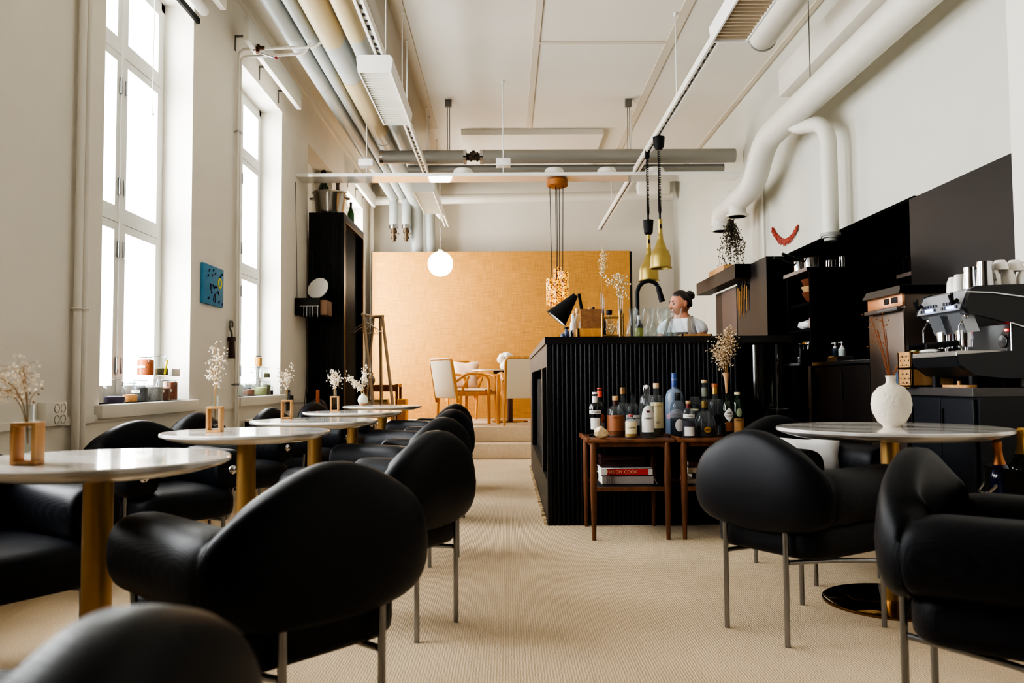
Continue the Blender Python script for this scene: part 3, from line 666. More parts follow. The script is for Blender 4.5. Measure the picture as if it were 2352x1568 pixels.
# ------------------------------------------------------------------ brass heat lamps
def heat_lamp(x, y, zb, label, ztop, ceiling_cup):
    t = thing('heat_lamp', label, 'lamp', (x, y, 0), group='retractable brass heat lamps')
    b = MB(); r = .1
    b.lathe([(r-.006, 0), (r+.006, 0), (r+.008, .006), (r, .012), (r*.96, .11), (r*.80, .165), (r*.42, .205), (r*.34, .225), (r*.30, .26), (.024, .33), (.022, .335), (0, .335), (.0, .32), (.02, .3), (r*.7, .16), (r-.01, .1), (r-.006, 0)], (0, 0, zb), 40); b.build('shade', BRASSY, t)
    b = MB(); b.cyl((0, 0, zb+.33), (0, 0, zb+.47), .022); b.build('neck', BRASSY, t)
    b = MB(); b.box(-.008, .008, -.026, -.02, zb+.38, zb+.42); b.build('switch', BLACKM, t)
    b = MB(); b.ball((0, 0, zb+.1), .05); b.build('bulb', mat('dim_bulb', (210, 190, 150), .3), t)
    zc = zb+.47
    if ceiling_cup:  # cup under the track
        b = MB(); b.lathe([(0, -.12), (.03, -.12), (.05, -.09), (.057, 0), (0, 0)], (0, 0, ztop), 24); b.box(-.02, .02, -.03, .03, ztop, ztop+.06); b.build('cord_cup', BLACKM, t); z1 = ztop-.12
    else:
        b = MB(); b.lathe([(0, -.1), (.025, -.1), (.045, -.08), (.055, .05), (0, .05)], (0, 0, zc+.1), 24); b.build('cord_cup', BLACKM, t); zc += .15
        b = MB(); b.box(-.02, .02, -.03, .03, ztop-.06, ztop+.02); b.build('track_adapter', BLACKM, t); z1 = ztop-.06
    b = MB(); n = 46; pts = []
    for k in range(n*8+1):
        u = k/(n*8); uu = u**1.6; a = 2*PI*k/8
        rr = .012 if u > .1 else .009
        pts.append((rr*math.cos(a), rr*math.sin(a), zc+.06+(z1-zc-.06)*uu))
    b.tube(pts, .0045, 5); b.cyl((0, 0, zc-.01), (0, 0, zc+.1), .010); b.build('coiled_cord', BLACKM, t)
heat_lamp(1.462, 7.72, 1.972, 'nearer brass heat lamp on a stretched coiled black cord', ZT-.02, True)
heat_lamp(1.440, 8.24, 1.917, 'farther and lower brass heat lamp with black cup above its shade', ZT-.02, False)

# ------------------------------------------------------------------ amber pendant cluster
t = thing('pendant_cluster', 'cluster of glowing amber shard pendants under a cork coloured canopy', 'lamp', (.53, 8.42, 0))
m_, nt, bs = new_mat('amber_shards'); N, L = nt.nodes, nt.links
tc = N.new('ShaderNodeTexCoord'); v = N.new('ShaderNodeTexVoronoi'); v.inputs['Scale'].default_value = 105; L.new(tc.outputs['Object'], v.inputs['Vector'])
cr = N.new('ShaderNodeValToRGB'); e = cr.color_ramp.elements; e[0].position = .28; e[0].color = (.07, .010, .0, 1); e[1].position = .85; e[1].color = (1, .55, .05, 1)
mid = e.new(.5); mid.color = (.5, .15, .002, 1)
sp = N.new('ShaderNodeSeparateColor'); L.new(v.outputs['Color'], sp.inputs[0]); L.new(sp.outputs[0], cr.inputs[0])
L.new(cr.outputs[0], bs.inputs['Base Color']); L.new(cr.outputs[0], bs.inputs['Emission Color']); bs.inputs['Emission Strength'].default_value = .8
bs.inputs['Roughness'].default_value = .25
AMBER = m_; CORK = mat('amber_cork', (150, 90, 30), .5, noise=.5, nscale=60, bump=.6, bscale=90)
b = MB(); b.lathe([(0, 0), (.09, 0), (.112, .012), (.112, .07), (.1, .085), (0, .085)], (0, 0, 2.925), 32); b.build('canopy', CORK, t)
for dx, dy, z0, z1, r in ((-.075, -.02, 1.69, 1.97, .048), (.0, .07, 1.83, 2.09, .04), (.055, -.03, 1.70, 2.04, .05), (-.02, -.05, 1.71, 1.95, .044), (.02, .02, 1.75, 1.98, .042)):
    random.seed(int(z1*1000))
    b = MB(); rings = []
    ns = 18
    for j in range(9):
        z = z0+(z1-z0)*j/8; off = random.uniform(-.3, .3)
        rings.append([(dx+(r+random.uniform(-.004, .005))*math.cos(2*PI*k/ns+off), dy+(r+random.uniform(-.004, .005))*math.sin(2*PI*k/ns+off), z+(random.uniform(-.012, .012) if j in (0, 8) else 0)) for k in range(ns)])
    b.loft(rings, caps=False); sh = b.build('shade', AMBER, t, smooth=False)
    b = MB(); b.ball((dx, dy, z0+.12), .024); b.build('bulb', mat('warm_bulb', (255, 196, 110), .4, emit=(255, 160, 60), es=7), sh)
    b = MB(); b.cyl((dx*.85, dy, z1-.06), (dx*1.05, dy, 2.93), .004, seg=6); b.cyl((dx, dy, z1-.1), (dx, dy, z1-.02), .014); b.build('cable', BLACKM, t)
for x, y, z, e in ((.53, 8.3, 1.75, 1.5),):
    l = bpy.data.lights.new('amber_glow', 'POINT'); l.energy = e; l.color = (1, .55, .2); l.shadow_soft_size = .1
    o = bpy.data.objects.new('amber_glow', l); COL.objects.link(o); o.location = (x, y-.12, z-.2)
# ------------------------------------------------------------------ black lounge chairs
def spow(v, p): return math.copysign(abs(v)**p, v)
def make_chair(label):
    t = thing('lounge_chair', label, 'chair', group='black upholstered chairs on steel legs')
    # one padded U-shaped shell: tall back band between two seams, fat arm rolls in front of them
    pts, nrm = [], []
    for k in range(61):
        ph = R(90)*k/60; pts.append(Vector((.316*spow(math.sin(ph), .64), -.125-.18*spow(math.cos(ph), .64))))
    for k in range(1, 25): pts.append(Vector((.316-.024*k/24, -.125+.391*k/24)))
    S_ = [0]
    for p, q in zip(pts, pts[1:]): S_.append(S_[-1]+(q-p).length)
    def at(s):
        s = max(0, min(S_[-1], s)); i = 0
        while i < len(S_)-2 and S_[i+1] < s: i += 1
        u = (s-S_[i])/(S_[i+1]-S_[i]); return pts[i].lerp(pts[i+1], u)
    def frame(s):
        d = (at(s+.02)-at(s-.02)) if s > .021 else (at(s+.02)-Vector((-at(.02-s).x if s < .02 else 0, at(abs(s-.02)).y)))
        d = d.normalized(); return at(s), Vector((d.y, -d.x))
    SE = S_[-1]; sc = next(q for q, p in zip(S_, pts) if p.y > -.205)
    sm = lambda x: 0 if x < 0 else 1 if x > 1 else x*x*(3-2*x)
    def ring(s, sg, k=1.0):
        p, n = frame(abs(s)); m_ = sm((abs(s)-sc+.13)/.17)
        ht = .050+(.084-.050)*m_; u = min(1, abs(s)/sc)
        if abs(s) <= sc: zt, zb = .730-.137*((math.sqrt(u*u+.03)-.1732)/.8417)**1.12, .374+.036*u**1.8
        else: v = sm((abs(s)-sc)/.06); zt, zb = .588+.010*v, .410+.002*v
        g = 1-.022*math.exp(-((abs(s)-sc)/.007)**2)
        hh, zc = (zt-zb)/2, (zt+zb)/2; c = p-n*ht; ex = .52+.26*m_; out = []
        for j in range(28):
            a = 2*PI*j/28; co, si = spow(math.cos(a), ex), spow(math.sin(a), ex)
            lean = (-.014*si*(si > 0)-.024*si*si*(si < 0))*(1-m_)
            q = c+n*(co*ht*k*g+lean); out.append((sg*q.x, q.y, zc+si*hh*k*(g if abs(s) > sc-.03 else 1)))
        return out
    nb = 40
    b = MB(); b.loft([ring(sc*(-1+2*i/nb), 1 if i >= nb/2 else -1) for i in range(nb+1)]); b.build('backrest', VINYL, t, ang=80)
    for s in (-1, 1):
        Ls = [(sc, 1), (sc+.006, 1), (sc+.014, 1), (sc+.03, 1)]+[(sc+.03+(SE-.055-sc-.03)*i/8, 1) for i in range(1, 9)]+[(SE-.03, .985), (SE-.015, .95), (SE-.005, .89), (SE, .80), (SE-.001, .5), (SE-.002, .15)]
        b = MB(); b.loft([ring(q, s, k) for q, k in Ls]); arm = b.build('armrest', VINYL, t, ang=80)
        b = MB(); b.lathe([(0, .016), (.008, .0155), (.016, .012), (.022, .006), (.024, 0), (.0, -.002)], seg=24, M=Matrix.Translation((s*.208, .2645, .505)) @ Matrix.Rotation(-PI/2, 4, 'X'))
        b.build('button', CHROME, arm)
    # seat
    b = MB(); rings = []
    for z, ins in ((.292, .03), (.296, .014), (.31, .003), (.335, 0), (.375, 0), (.40, .006), (.416, .02), (.426, .045), (.432, .09), (.436, .15)):
        pts = rrect(.235-ins, .255-ins, max(.02, .085-ins*.4), 6)
        rings.append([(x*(1+.06*(y > 0)*y/.25*0), y+.035, z+(.008*(1-(x/.24)**2)*(1-(y/.26)**2) if z > .42 else 0)) for x, y in pts])
    b.loft(rings); b.build('seat', VINYL, t, ang=60)
    # frame
    for s in (-1, 1):
        b = MB(); b.cyl((s*.135, -.245, 0), (s*.135, -.245, .44), .0095, seg=14); b.build('leg', STEELT, t)
        b = MB(); b.cyl((s*.18, .235, 0), (s*.18, .235, .30), .0095, seg=14); b.build('leg', STEELT, t)
        b = MB(); b.tube(arc_fillet([(s*.135, -.235, .282), (s*.165, .0, .268), (s*.246, .175, .258), (s*.252, .19, .45)], .05, 8), .0085, 12); b.build('side_rail', STEELT, t)
    return t
def fyaw(fx, fy): return math.atan2(fy, fx)-PI/2
CH = []
def chair(x, y, fx, fy, label):
    """x, y = chair centre, f = facing"""
    if not CH: c = make_chair(label); CH.append(c); c.location = (x, y, 0); c.rotation_euler = (0, 0, fyaw(fx, fy))
    else: c = dup(CH[0], (x, y, 0), fyaw(fx, fy), label); CH.append(c)
    return c
def from_back(mx, my, fx, fy, label):
    l = math.hypot(fx, fy); return chair(mx+.235*fx/l, my+.235*fy/l, fx, fy, label)
from_back(-.395, 1.86, -.754, .657, 'black chair on the aisle side of the nearest small table, large in the left foreground')
from_back(-.27, 3.03, -.892, .452, 'black aisle chair second from the front, at the second small table')
from_back(-.335, 4.19, -.89, .46, 'black aisle chair third from the front, at the third small table')
from_back(-.37, 5.42, -.89, .46, 'black aisle chair fourth from the front, at the fourth small table')
from_back(-.44, 6.8, -.89, .46, 'black aisle chair furthest back, at the table with the round vase')
from_back(-.308, .64, -1, .08, 'blurred black chair cut off by the bottom left corner')
chair(-1.60, 2.52, .85, -.52, 'black window side chair partly cut by the left edge, behind the nearest table')
chair(-1.62, 3.87, .75, -.66, 'black window side chair showing both round chrome arm buttons, under the near window')
chair(-1.685, 5.0, .95, -.3, 'black window side chair at the third small table')
chair(-1.50, 5.95, .95, -.3, 'black window side chair at the fourth small table')
chair(-1.62, 7.75, .95, -.3, 'black window side chair furthest back, before the ribbed cabinet')
from_back(.882, 2.94, .846, .534, 'black chair seen from behind in front of the right table, nearest the side tables')
from_back(1.06, 2.12, .75, -.65, 'black chair cut off by the right edge in the foreground')
from_back(1.36, 4.15, .35, -.94, 'black chair behind the right table holding the white cushion')
# cushion
def cushion(b, w, h, th, M):
    n = 14; t = bmesh.new(); V = {}
    for sgn in (1, -1):
        for i in range(n+1):
            for j in range(n+1):
                u, v = -1+2*i/n, -1+2*j/n
                k = (1-u**4)*(1-v**4)
                e = 1-.10*(1-abs(u*v))*(max(abs(u), abs(v))**3)
                if (i in (0, n) or j in (0, n)) and sgn == -1: V[(sgn, i, j)] = V[(1, i, j)]; continue
                V[(sgn, i, j)] = t.verts.new((u*w/2*e, sgn*th/2*k**.6+.004*math.sin(5*u+3*v), v*h/2*e))
    for sgn in (1, -1):
        for i in range(n):
            for j in range(n):
                f = [V[(sgn, i, j)], V[(sgn, i+1, j)], V[(sgn, i+1, j+1)], V[(sgn, i, j+1)]]
                t.faces.new(f if sgn == -1 else f[::-1])
    b._tmp(t, M)
t = thing('cushion', 'plain white cushion leaning in the chair behind the right table', 'cushion', (1.46, 3.98, .43), R(-8))
b = MB(); cushion(b, .30, .20, .11, Matrix.Translation((0, 0, .098)) @ Matrix.Rotation(R(-14), 4, 'X')); b.build('cushion_cover', CLOTHW, t, ang=80)
# ------------------------------------------------------------------ marble tables
def make_table(r, label, name='cafe_table'):
    t = thing(name, label, 'table', group='round marble tables on brass columns')
    b = MB(); b.lathe([(0, .710), (r-.004, .710), (r, .706), (r, .698), (r-.012, .690), (r-.075, .672), (0, .672)], seg=96); b.build('marble_top', MARBLE, t, ang=25)
    b = MB(); b.cyl((0, 0, .01), (0, 0, .672), .0375, seg=40); b.build('column', BRASS, t)
    b = MB(); rb = .2 if r < .4 else .278; b.lathe([(0, .014), (rb-.006, .012), (rb, .008), (rb, 0), (0, 0)], seg=72); b.build('base_plate', BRASSP, t)
    return t
TABS = [(-1.09, 2.2), (-1.075, 3.39), (-1.03, 4.39), (-1.06, 5.62), (-1.07, 7.02)]
labs = ['nearest small marble table with brass column, cut by the left edge', 'second small marble table from the front, brass column', 'third small marble table from the front', 'fourth small marble table from the front', 'furthest small marble table, carrying the round white vase']
t0 = make_table(.335, labs[0]); t0.location = (*TABS[0], 0)
for (x, y), l in list(zip(TABS, labs))[1:]: dup(t0, (x, y, 0), 0.6, l)
t = make_table(.447, 'large round marble table on brass column at the right'); t.location = (1.57, 3.37, 0)
ZTAB = .7105
# bud vases: wooden frame with glass tube
def bud_vase(x, y, rz, label):
    t = thing('bud_vase', label, 'vase', (x, y, ZTAB), rz, group='wood framed glass tube vases')
    b = MB(); w, d, h, k = .029, .027, .103, .009
    b.box(-w, w, -d, d, 0, k, bev=.001); b.box(-w, w, -d, d, h-k, h, bev=.001)
    b.box(-w, -w+k, -d, d, k, h-k, bev=.001); b.box(w-k, w, -d, d, k, h-k, bev=.001)
    b.build('wood_frame', OAK, t)
    b = MB(); b.lathe([(.0, .02), (.008, .021), (.012, .028), (.012, .143), (.0135, .146), (.0112, .146), (.0108, .03), (0, .024)], seg=20); b.build('glass_tube', GLASS, t)
    return t
def flowers(name, x, y, z, label, stems, seed, blob=.006, m1=FLOWER, grp='dried flowers in small vases', cat='flowers', spread=.03, cloud=22, stem_r=.0012, extra=None):
    """stems: (bend_x, bend_y, height) end offsets; a spray of tiny florets around each stem's upper part"""
    random.seed(seed)
    t = thing(name, label, cat, (x, y, z), group=grp)
    sb, fb = MB(), MB()
    for (dx, dy, h) in stems:
        pts = bez((0, 0, -.09), (dx*.05, dy*.05, h*.35), (dx*.35, dy*.35, h*.7), (dx, dy, h), 8)
        sb.tube(pts, stem_r, 5)
        for k in range(cloud):
            u = random.uniform(.50, 1.0); i = min(7, int(u*8)); p = pts[i].lerp(pts[i+1], u*8-i)
            q = p+Vector((random.gauss(0, 1), random.gauss(0, 1), random.gauss(.25, .9)))*spread*(.45+.6*u)
            if k % 3 == 0: sb.tube([p, (p+q)/2+Vector((0, 0, .003)), q], stem_r*.55, 4)
            fb.ico(q, blob*random.uniform(.55, 1.25), 1)
    sb.build('stems', STEM, t, recalc=False); fb.build('blossoms', m1, t, recalc=False)
    return t
ZV = ZTAB+.14
bud_vase(-1.187, 2.04, R(5), 'wood framed tube vase on the nearest small table')
flowers('dried_flower_spray', -1.187, 2.04, ZV, 'white dried spray leaning left on the nearest small table', [(-.085, .0, .08), (-.05, .03, .10), (-.10, -.02, .06), (-.03, .02, .10), (-.07, .01, .05)], 1, .0042, spread=.018, cloud=40)
b = MB(); b.tube(bez((0, 0, 0), (0, 0, .03), (.018, 0, .04), (.03, 0, .045)), .0008, 4)
for x, z in ((.031, .046), (.022, .032), (.002, .034), (.010, .012)): b.ico((x, 0, z), .0032)
tag(b.build('seed_pod_sprig', mat('seed_pod', (150, 116, 84), .9), loc=(-1.185, 2.04, ZV)), 'small brown seed pod sprig in the nearest tube vase', 'flowers')
bud_vase(-1.188, 3.34, R(5), 'wood framed tube vase on the second small table')
flowers('dried_flower_spray', -1.188, 3.34, ZV, 'tall white dried spray on the second small table', [(.0, .0, .20), (.02, .01, .17), (-.02, 0, .13), (.03, 0, .19), (-.005, .01, .09)], 2, .0042, spread=.016, cloud=40)
bud_vase(-1.224, 4.56, R(5), 'wood framed tube vase on the third small table')
flowers('dried_flower_spray', -1.224, 4.56, ZV, 'sparse white dried spray on the third small table', [(-.03, .0, .12), (.02, .01, .145), (-.035, 0, .08), (.0, 0, .10)], 3, .0048, spread=.016, cloud=32)
bud_vase(-1.21, 5.75, R(5), 'wood framed tube vase on the fourth small table')
flowers('dried_flower_spray', -1.21, 5.75, ZV, 'compact white dried bunch on the fourth small table', [(-.025, .0, .12), (.015, .01, .11), (-.01, 0, .08), (.02, 0, .08), (.0, 0, .13)], 4, .0055, spread=.018, cloud=44)
VX, VY = -1.263, 7.17
t = thing('round_vase', 'small round pale glazed vase on the furthest small table', 'vase', (VX, VY, ZTAB))
b = MB(); b.lathe([(0, 0), (.023, 0), (.031, .008), (.044, .035), (.045, .05), (.037, .076), (.02, .09), (.014, .095), (.0145, .105), (.010, .105), (.01, .09), (0, .07)], seg=40); b.build('vase_body', mat('celadon_glaze', (222, 222, 206), .2, coat=.4), t)
b = MB(); b.lathe([(.0234, .0), (.024, .001), (.0315, .008), (.038, .019), (.034, .014)], seg=40); b.build('bare_clay_foot', mat('bare_clay', (196, 150, 120), .8), t)
flowers('dried_flower_spray', VX, VY, ZTAB+.10, 'wide white dried branches in the round vase on furthest small table', [(-.16, .0, .15), (-.12, .01, .135), (.02, 0, .24), (.03, 0, .19), (.015, .02, .15), (-.08, 0, .09), (-.05, 0, .07)], 6, .0062, spread=.018, cloud=52, stem_r=.0016)
t = thing('bottle_vase', 'bulbous off-white plaster vase with narrow neck on the right table', 'vase', (1.585, 3.38, ZTAB))
b = MB(); b.lathe([(0, 0), (.034, 0), (.036, .006), (.055, .022), (.074, .06), (.079, .095), (.072, .135), (.05, .163), (.024, .175), (.019, .182), (.018, .192), (.0195, .206), (.022, .21), (.015, .211), (.014, .19), (0, .15)], seg=56); b.build('vase_body', mat('rough_plaster', (224, 214, 198), .9, noise=.09, nscale=24, bump=.9, bscale=70), t)
random.seed(8)
t = thing('dried_twigs', 'thin rusty dried twigs in the plaster vase on the right table', 'flowers', (1.585, 3.38, ZTAB+.2))
RUST = mat('rusty_twig', (140, 84, 50), .9)
b = MB()
for dx, h, r in ((-.05, .2, .0035), (-.03, .26, .003), (-.015, .2, .002), (.03, .05, .0045), (-.01, .05, .006), (-.075, .25, .002)): b.tube(bez((0, 0, -.05), (dx*.3, 0, h*.3), (dx*.7, 0, h*.7), (dx, 0, h)), r*.8, 6)
b.build('twigs', RUST, t)
b = MB()
for k in range(46):
    u = random.random(); b.ico((-.09+.07*u+random.gauss(0, .012), random.gauss(0, .012), .12+.16*random.random()), random.uniform(.0015, .0038), 1)
b.build('buds', RUST, t)['kind'] = 'stuff'
# ------------------------------------------------------------------ bar counter
BX0, BX1, BY0, BY1, BH = .25, 1.47, 5.2, 8.86, 1.19
t = thing('bar_counter', 'long black ribbed bar counter with open left side', 'bar counter', (0, 0, 0))
prof = ribs(41, BX1-BX0-.03, .012)
b = MB(); b.prism([(BX0+.03, BY0+.03)]+[(BX0+.03+x, BY0+.012+y) for x, y in prof]+[(BX1, BY0+.03)], 0, BH-.045, 'z'); b.build('ribbed_front', BLACKW, t, ang=60)
b = MB(); b.box(BX0, BX0+.03, BY0, BY0+.06, 0, BH-.045, bev=.002); b.box(BX0, BX0+.022, BY0+.06, BY1, 1.0, BH-.045); b.box(BX0, BX0+.022, BY0+.06, BY1, 0, .27)
b.box(BX0, BX0+.022, 5.88, 6.05, .27, 1.0); b.box(BX0, BX0+.022, 8.35, BY1, .27, 1.0)
b.box(BX0+.022, .85, BY0+.03, BY1, .23, .27); b.box(BX0+.022, .85, 5.93, 5.97, .27, 1.0); b.box(.82, .85, BY0+.03, BY1, .27, 1.1); b.box(BX0+.022, .85, BY1-.03, BY1, .0, 1.1)
b.box(BX0+.3, BX1, 5.76, 5.80, 0, 1.1); b.box(BX1-.02, BX1, BY0+.03, 5.8, 0, 1.1)
b.build('carcass', mat('black_plinth', (15, 16, 18), .45, spec=.4), t, smooth=False)
b = MB(); b.prism([(BX0-.012, BY0-.012), (BX1+.36, BY0-.012), (BX1+.36, 5.82), (.88, 5.82), (.88, BY1+.01), (BX0-.012, BY1+.01)], BH-.045, BH, 'z'); b.build('worktop', mat('black_worktop', (16, 14, 13), .4, noise=.2, nscale=14, stretch=(1, 6, 1)), t, smooth=False)
random.seed(12)
b = MB()
for k in range(60):
    y = BY0+.05+k*.06; b.box(BX0-.018-random.random()*.01, BX0-.001, y, y+random.uniform(.02, .06), 0, random.uniform(.008, .02), bev=.002, seg=1)
tag(b.build('frayed_carpet_edge', mat('frayed_sisal', (190, 164, 126), .95)), 'frayed pale carpet edge along the bar foot', 'carpet edge', kind='stuff')
# glass door panes and shelf contents behind the left side opening
g = 'tall glass sheets in the bar side'
for k, y in enumerate((6.2, 6.55, 6.95, 7.4, 7.9)):
    t = tag(MB().box(BX0+.035+.004*k, BX0+.043+.004*k, y, y+.3, .275, .93).build('glass_sheet', GLASSB, smooth=False), 'upright glass sheet in the bar side, %s from the front' % ['first', 'second', 'third', 'fourth', 'fifth'][k], 'glass sheet', g)
    b = MB(); b.box(BX0+.03+.004*k, BX0+.048+.004*k, y, y+.015, .275, .93); b.box(BX0+.03+.004*k, BX0+.048+.004*k, y+.285, y+.3, .275, .93); b.build('frame', STEELT, t)
# glossy drum at the right end of the bar
t = thing('glossy_drum', 'tall glossy black drum closing the right end of the bar', 'drum', (1.745, 5.5, 0))
b = MB(); b.lathe([(0, 0), (.262, 0), (.262, .70), (.268, .705), (.268, .72), (.262, .725), (.262, 1.135), (.25, 1.143), (0, 1.143)], seg=64); b.build('drum_body', BLACKG, t)

# ------------------------------------------------------------------ things on the bar
def on_bar(b, m_, name, label, cat, g=None): return tag(b.build(name, m_), label, cat, g)
t = thing('wooden_crate', 'two tone wooden bottle crate on the bar', 'crate', (.555, 5.46, BH))
b = MB(); b.box(-.09, .085, -.07, .07, 0, .012); b.box(-.09, .085, -.07, -.058, .0, .065); b.box(-.09, .085, .058, .07, 0, .065); b.box(-.09, -.078, -.07, .07, 0, .065); b.box(.073, .085, -.07, .07, 0, .065); b.build('crate_base', BIRCH, t, smooth=False)
b = MB(); b.box(-.066, .085, -.045, -.033, .065, .195); b.build('back_board', wood_mat('brown_oak', (150, 104, 62), (122, 80, 46), .5, 3, (1, 8, 1)), t, smooth=False)
CORKM = mat('cork_cap', (206, 164, 116), .7)
def small_bottle(x, y, h, r, gm, cm, label, z=BH, lm=None, g='small bottles on the bar', cap_r=None):
    t = thing('small_bottle', label, 'bottle', (x, y, z), group=g)
    b = MB(); b.lathe([(0, .003), (r*.9, 0), (r, .006), (r, h*.55), (r*.85, h*.64), (r*.42, h*.74), (r*.38, h*.86), (0, h*.86)], seg=24); b.build('body', gm, t)
    b = MB(); cr_ = cap_r or r*.5; b.lathe([(0, h*.84), (cr_, h*.84), (cr_, h*.99), (cr_*.9, h), (0, h)], seg=20); b.build('cap', cm, t)
    if lm: b = MB(); b.lathe([(r+.0006, h*.1), (r+.0006, h*.48)], seg=24); b.build('paper_label', lm, t)
    return t
AMBERG = mat('amber_bottle', (60, 34, 18), .12, coat=.4); BLKB = mat('black_bottle', (16, 16, 18), .15, coat=.4); BLUEB = mat('blue_tin', (74, 88, 120), .4); WHB = mat('white_bottle', (228, 226, 222), .3)
small_bottle(.478, 5.56, .215, .022, GLASSB, CORKM, 'clear bottle with pale cork beside the wooden crate', cap_r=.014)
small_bottle(.563, 5.56, .215, .024, AMBERG, CORKM, 'cork stoppered bottle behind the crate board')
small_bottle(.592, 5.6, .225, .022, BLKB, BLACKM, 'black capped bottle behind the crate board')
small_bottle(.66, 5.62, .21, .022, AMBERG, mat('brown_foil', (64, 40, 28), .4), 'brown capped bottle right of the crate board')
small_bottle(.695, 5.55, .20, .026, GLASSB, BLACKM, 'clear bottle with big black stopper inside the brass stand', cap_r=.02)
small_bottle(.795, 5.72, .22, .024, AMBERG, mat('brown_foil', (64, 40, 28), .4), 'brown bottle just behind the brass stand')
small_bottle(.437, 5.45, .165, .018, WHB, WHITEM, 'slim white bottle left of the crate')
small_bottle(.452, 5.52, .19, .016, WHB, CORKM, 'slim white dropper bottle behind the white bottle')
small_bottle(.392, 5.40, .075, .018, BLUEB, BLACKM, 'little grey blue bottle with black cap near the bar corner', cap_r=.016)
small_bottle(.42, 5.34, .05, .014, BLKB, BLUEB, 'tiny dark blue bottle in front of the crate', cap_r=.012)
small_bottle(.365, 5.36, .03, .016, BLUEB, BLUEB, 'lowest blue tin at the bar corner', cap_r=.014)
on_bar(MB().prism([(-.03, 0), (.02, 0), (.02, .035)], -.03, .03, 'y', M=Matrix.Translation((.335, 5.42, BH))), BIRCH, 'wood_wedge', 'small wooden wedge at the left end of the bar', 'wedge')
small_bottle(.905, 5.60, .165, .026, mat('wine_bottle_dark', (24, 30, 20), .12, coat=.4), WHITEM, 'dark bottle with white cap and yellow label behind the carafes', lm=mat('yellow_label', (190, 186, 70), .6))
# brass stand with glass tubes
t = thing('brass_stand', 'brass tube stand holding tall glass test tubes on the bar', 'stand', (.69, 5.42, BH))
b = MB()
for x, y, h in ((-.062, -.03, .165), (.055, -.03, .178), (.078, -.01, .165), (.07, .05, .178), (-.05, .05, .165)):
    b.cyl((x, y, 0), (x, y, h), .0075, seg=14)
for z in (.015, .135): b.box(-.062, .078, -.034, -.028, z, z+.008); b.box(-.05, .07, .048, .054, z, z+.008); b.box(-.064, -.056, -.03, .05, z, z+.008); b.box(.07, .078, -.03, .05, z, z+.008)
b.build('frame', BRASS, t)
for x, y, z1 in ((-.062, -.03, .30), (.052, -.03, .315), (.07, -.02, .29), (-.045, .04, .27)):
    b = MB(); b.lathe([(0, 0), (.008, .0), (.0088, .01), (.0088, z1-.15), (.0098, z1-.145), (.0075, z1-.145), (.0075, .01), (0, .004)], (x, y, .15), 16); b.build('glass_tube', GLASS, t)
STRAW = mat('straw_flower', (224, 204, 168), .9)
flowers('feather_grass', .628, 5.39, BH+.30, 'tall feathery pale grass standing in the brass stand', [(.015, .0, .27), (.01, .0, .29), (.02, .01, .24)], 21, .0045, STRAW, 'dried plants in the brass stand', spread=.012, cloud=60)
flowers('dried_branch', .745, 5.39, BH+.30, 'drooping pale dried leaves above the brass stand', [(.0, .0, .10), (.03, .01, .09), (-.03, 0, .12), (.05, .0, .05), (-.10, .0, .10), (.02, 0, -.02)], 22, .007, STRAW, 'dried plants in the brass stand', spread=.02, cloud=22)
flowers('dried_posy', .70, 5.42, BH+.03, 'small pale dried posy on the lower tier of the brass stand', [(.02, .0, .04), (-.02, .0, .03), (.0, .01, .05)], 23, .006, STRAW, 'dried plants in the brass stand', spread=.015, cloud=14)
# carafes
def carafe(x, y, s, label, first=[]):
    if first: return dup(first[0], (x, y, BH), random.random()*3, label)
    t = thing('carafe', label, 'carafe', (x, y, BH), group='clear glass carafes on the bar'); first.append(t)
    b = MB(); b.lathe([(0, .002), (.036, 0), (.048, .012), (.052, .03), (.046, .055), (.030, .09), (.022, .12), (.021, .145), (.026, .175), (.034, .20), (.0325, .20), (.0245, .175), (.0195, .145), (.0205, .12), (.028, .09), (.044, .055), (.05, .03), (.046, .014), (0, .008)], seg=36); b.build('glass_body', GLASS, t)
    return t
random.seed(4)
for k, (x, y) in enumerate(((.825, 5.40), (.895, 5.46), (.945, 5.38), (.99, 5.47), (1.035, 5.38), (1.085, 5.46), (1.13, 5.40), (.86, 5.56), (1.06, 5.58))):
    carafe(x, y, 1, 'clear flared glass carafe on the bar, %s' % ['leftmost beside the brass stand', 'second from the brass stand', 'front third from the brass stand', 'fourth from the brass stand, set back', 'front fifth from the brass stand', 'sixth from the brass stand, set back', 'rightmost, nearest the woman', 'behind the leftmost ones', 'back row towards the woman'][k])
t = thing('wooden_tray', 'low wooden tray on the bar in front of the woman', 'tray', (1.245, 5.42, BH))
b = MB(); b.box(-.1, .1, -.07, .07, 0, .008); b.box(-.1, .1, -.07, -.06, 0, .022); b.box(-.1, .1, .06, .07, 0, .022); b.box(-.1, -.09, -.07, .07, 0, .022); b.box(.09, .1, -.07, .07, 0, .022); b.build('tray_body', OAK, t, smooth=False)
# desk lamp with slanted black cone
t = thing('desk_lamp', 'black cone desk lamp tilted beside the wooden crate', 'lamp', (.47, 6.0, BH))
Mm = Matrix.Translation((-.04, -.02, .26)) @ Matrix.Rotation(R(40), 4, 'Y') @ Matrix.Rotation(0, 4, 'X')
b = MB(); b.lathe([(.088, -.11), (.086, -.11), (.025, .10), (.022, .115), (0, .115), (.0, .108), (.022, .09), (.083, -.108), (.088, -.11)], seg=40, M=Mm); b.build('lamp_shade', BLACKM, t)
b = MB(); b.lathe([(.083, -.107), (.0, -.05)], seg=32, M=Mm); b.build('shade_lining', WHITEM, t)
b = MB(); b.cyl((.06, .0, .36), (.09, .0, .18), .012); b.cyl((.09, 0, .01), (.09, 0, .2), .008); b.lathe([(0, 0), (.07, 0), (.07, .01), (0, .014)], (.09, 0, 0)); b.build('stem_and_base', BLACKM, t)
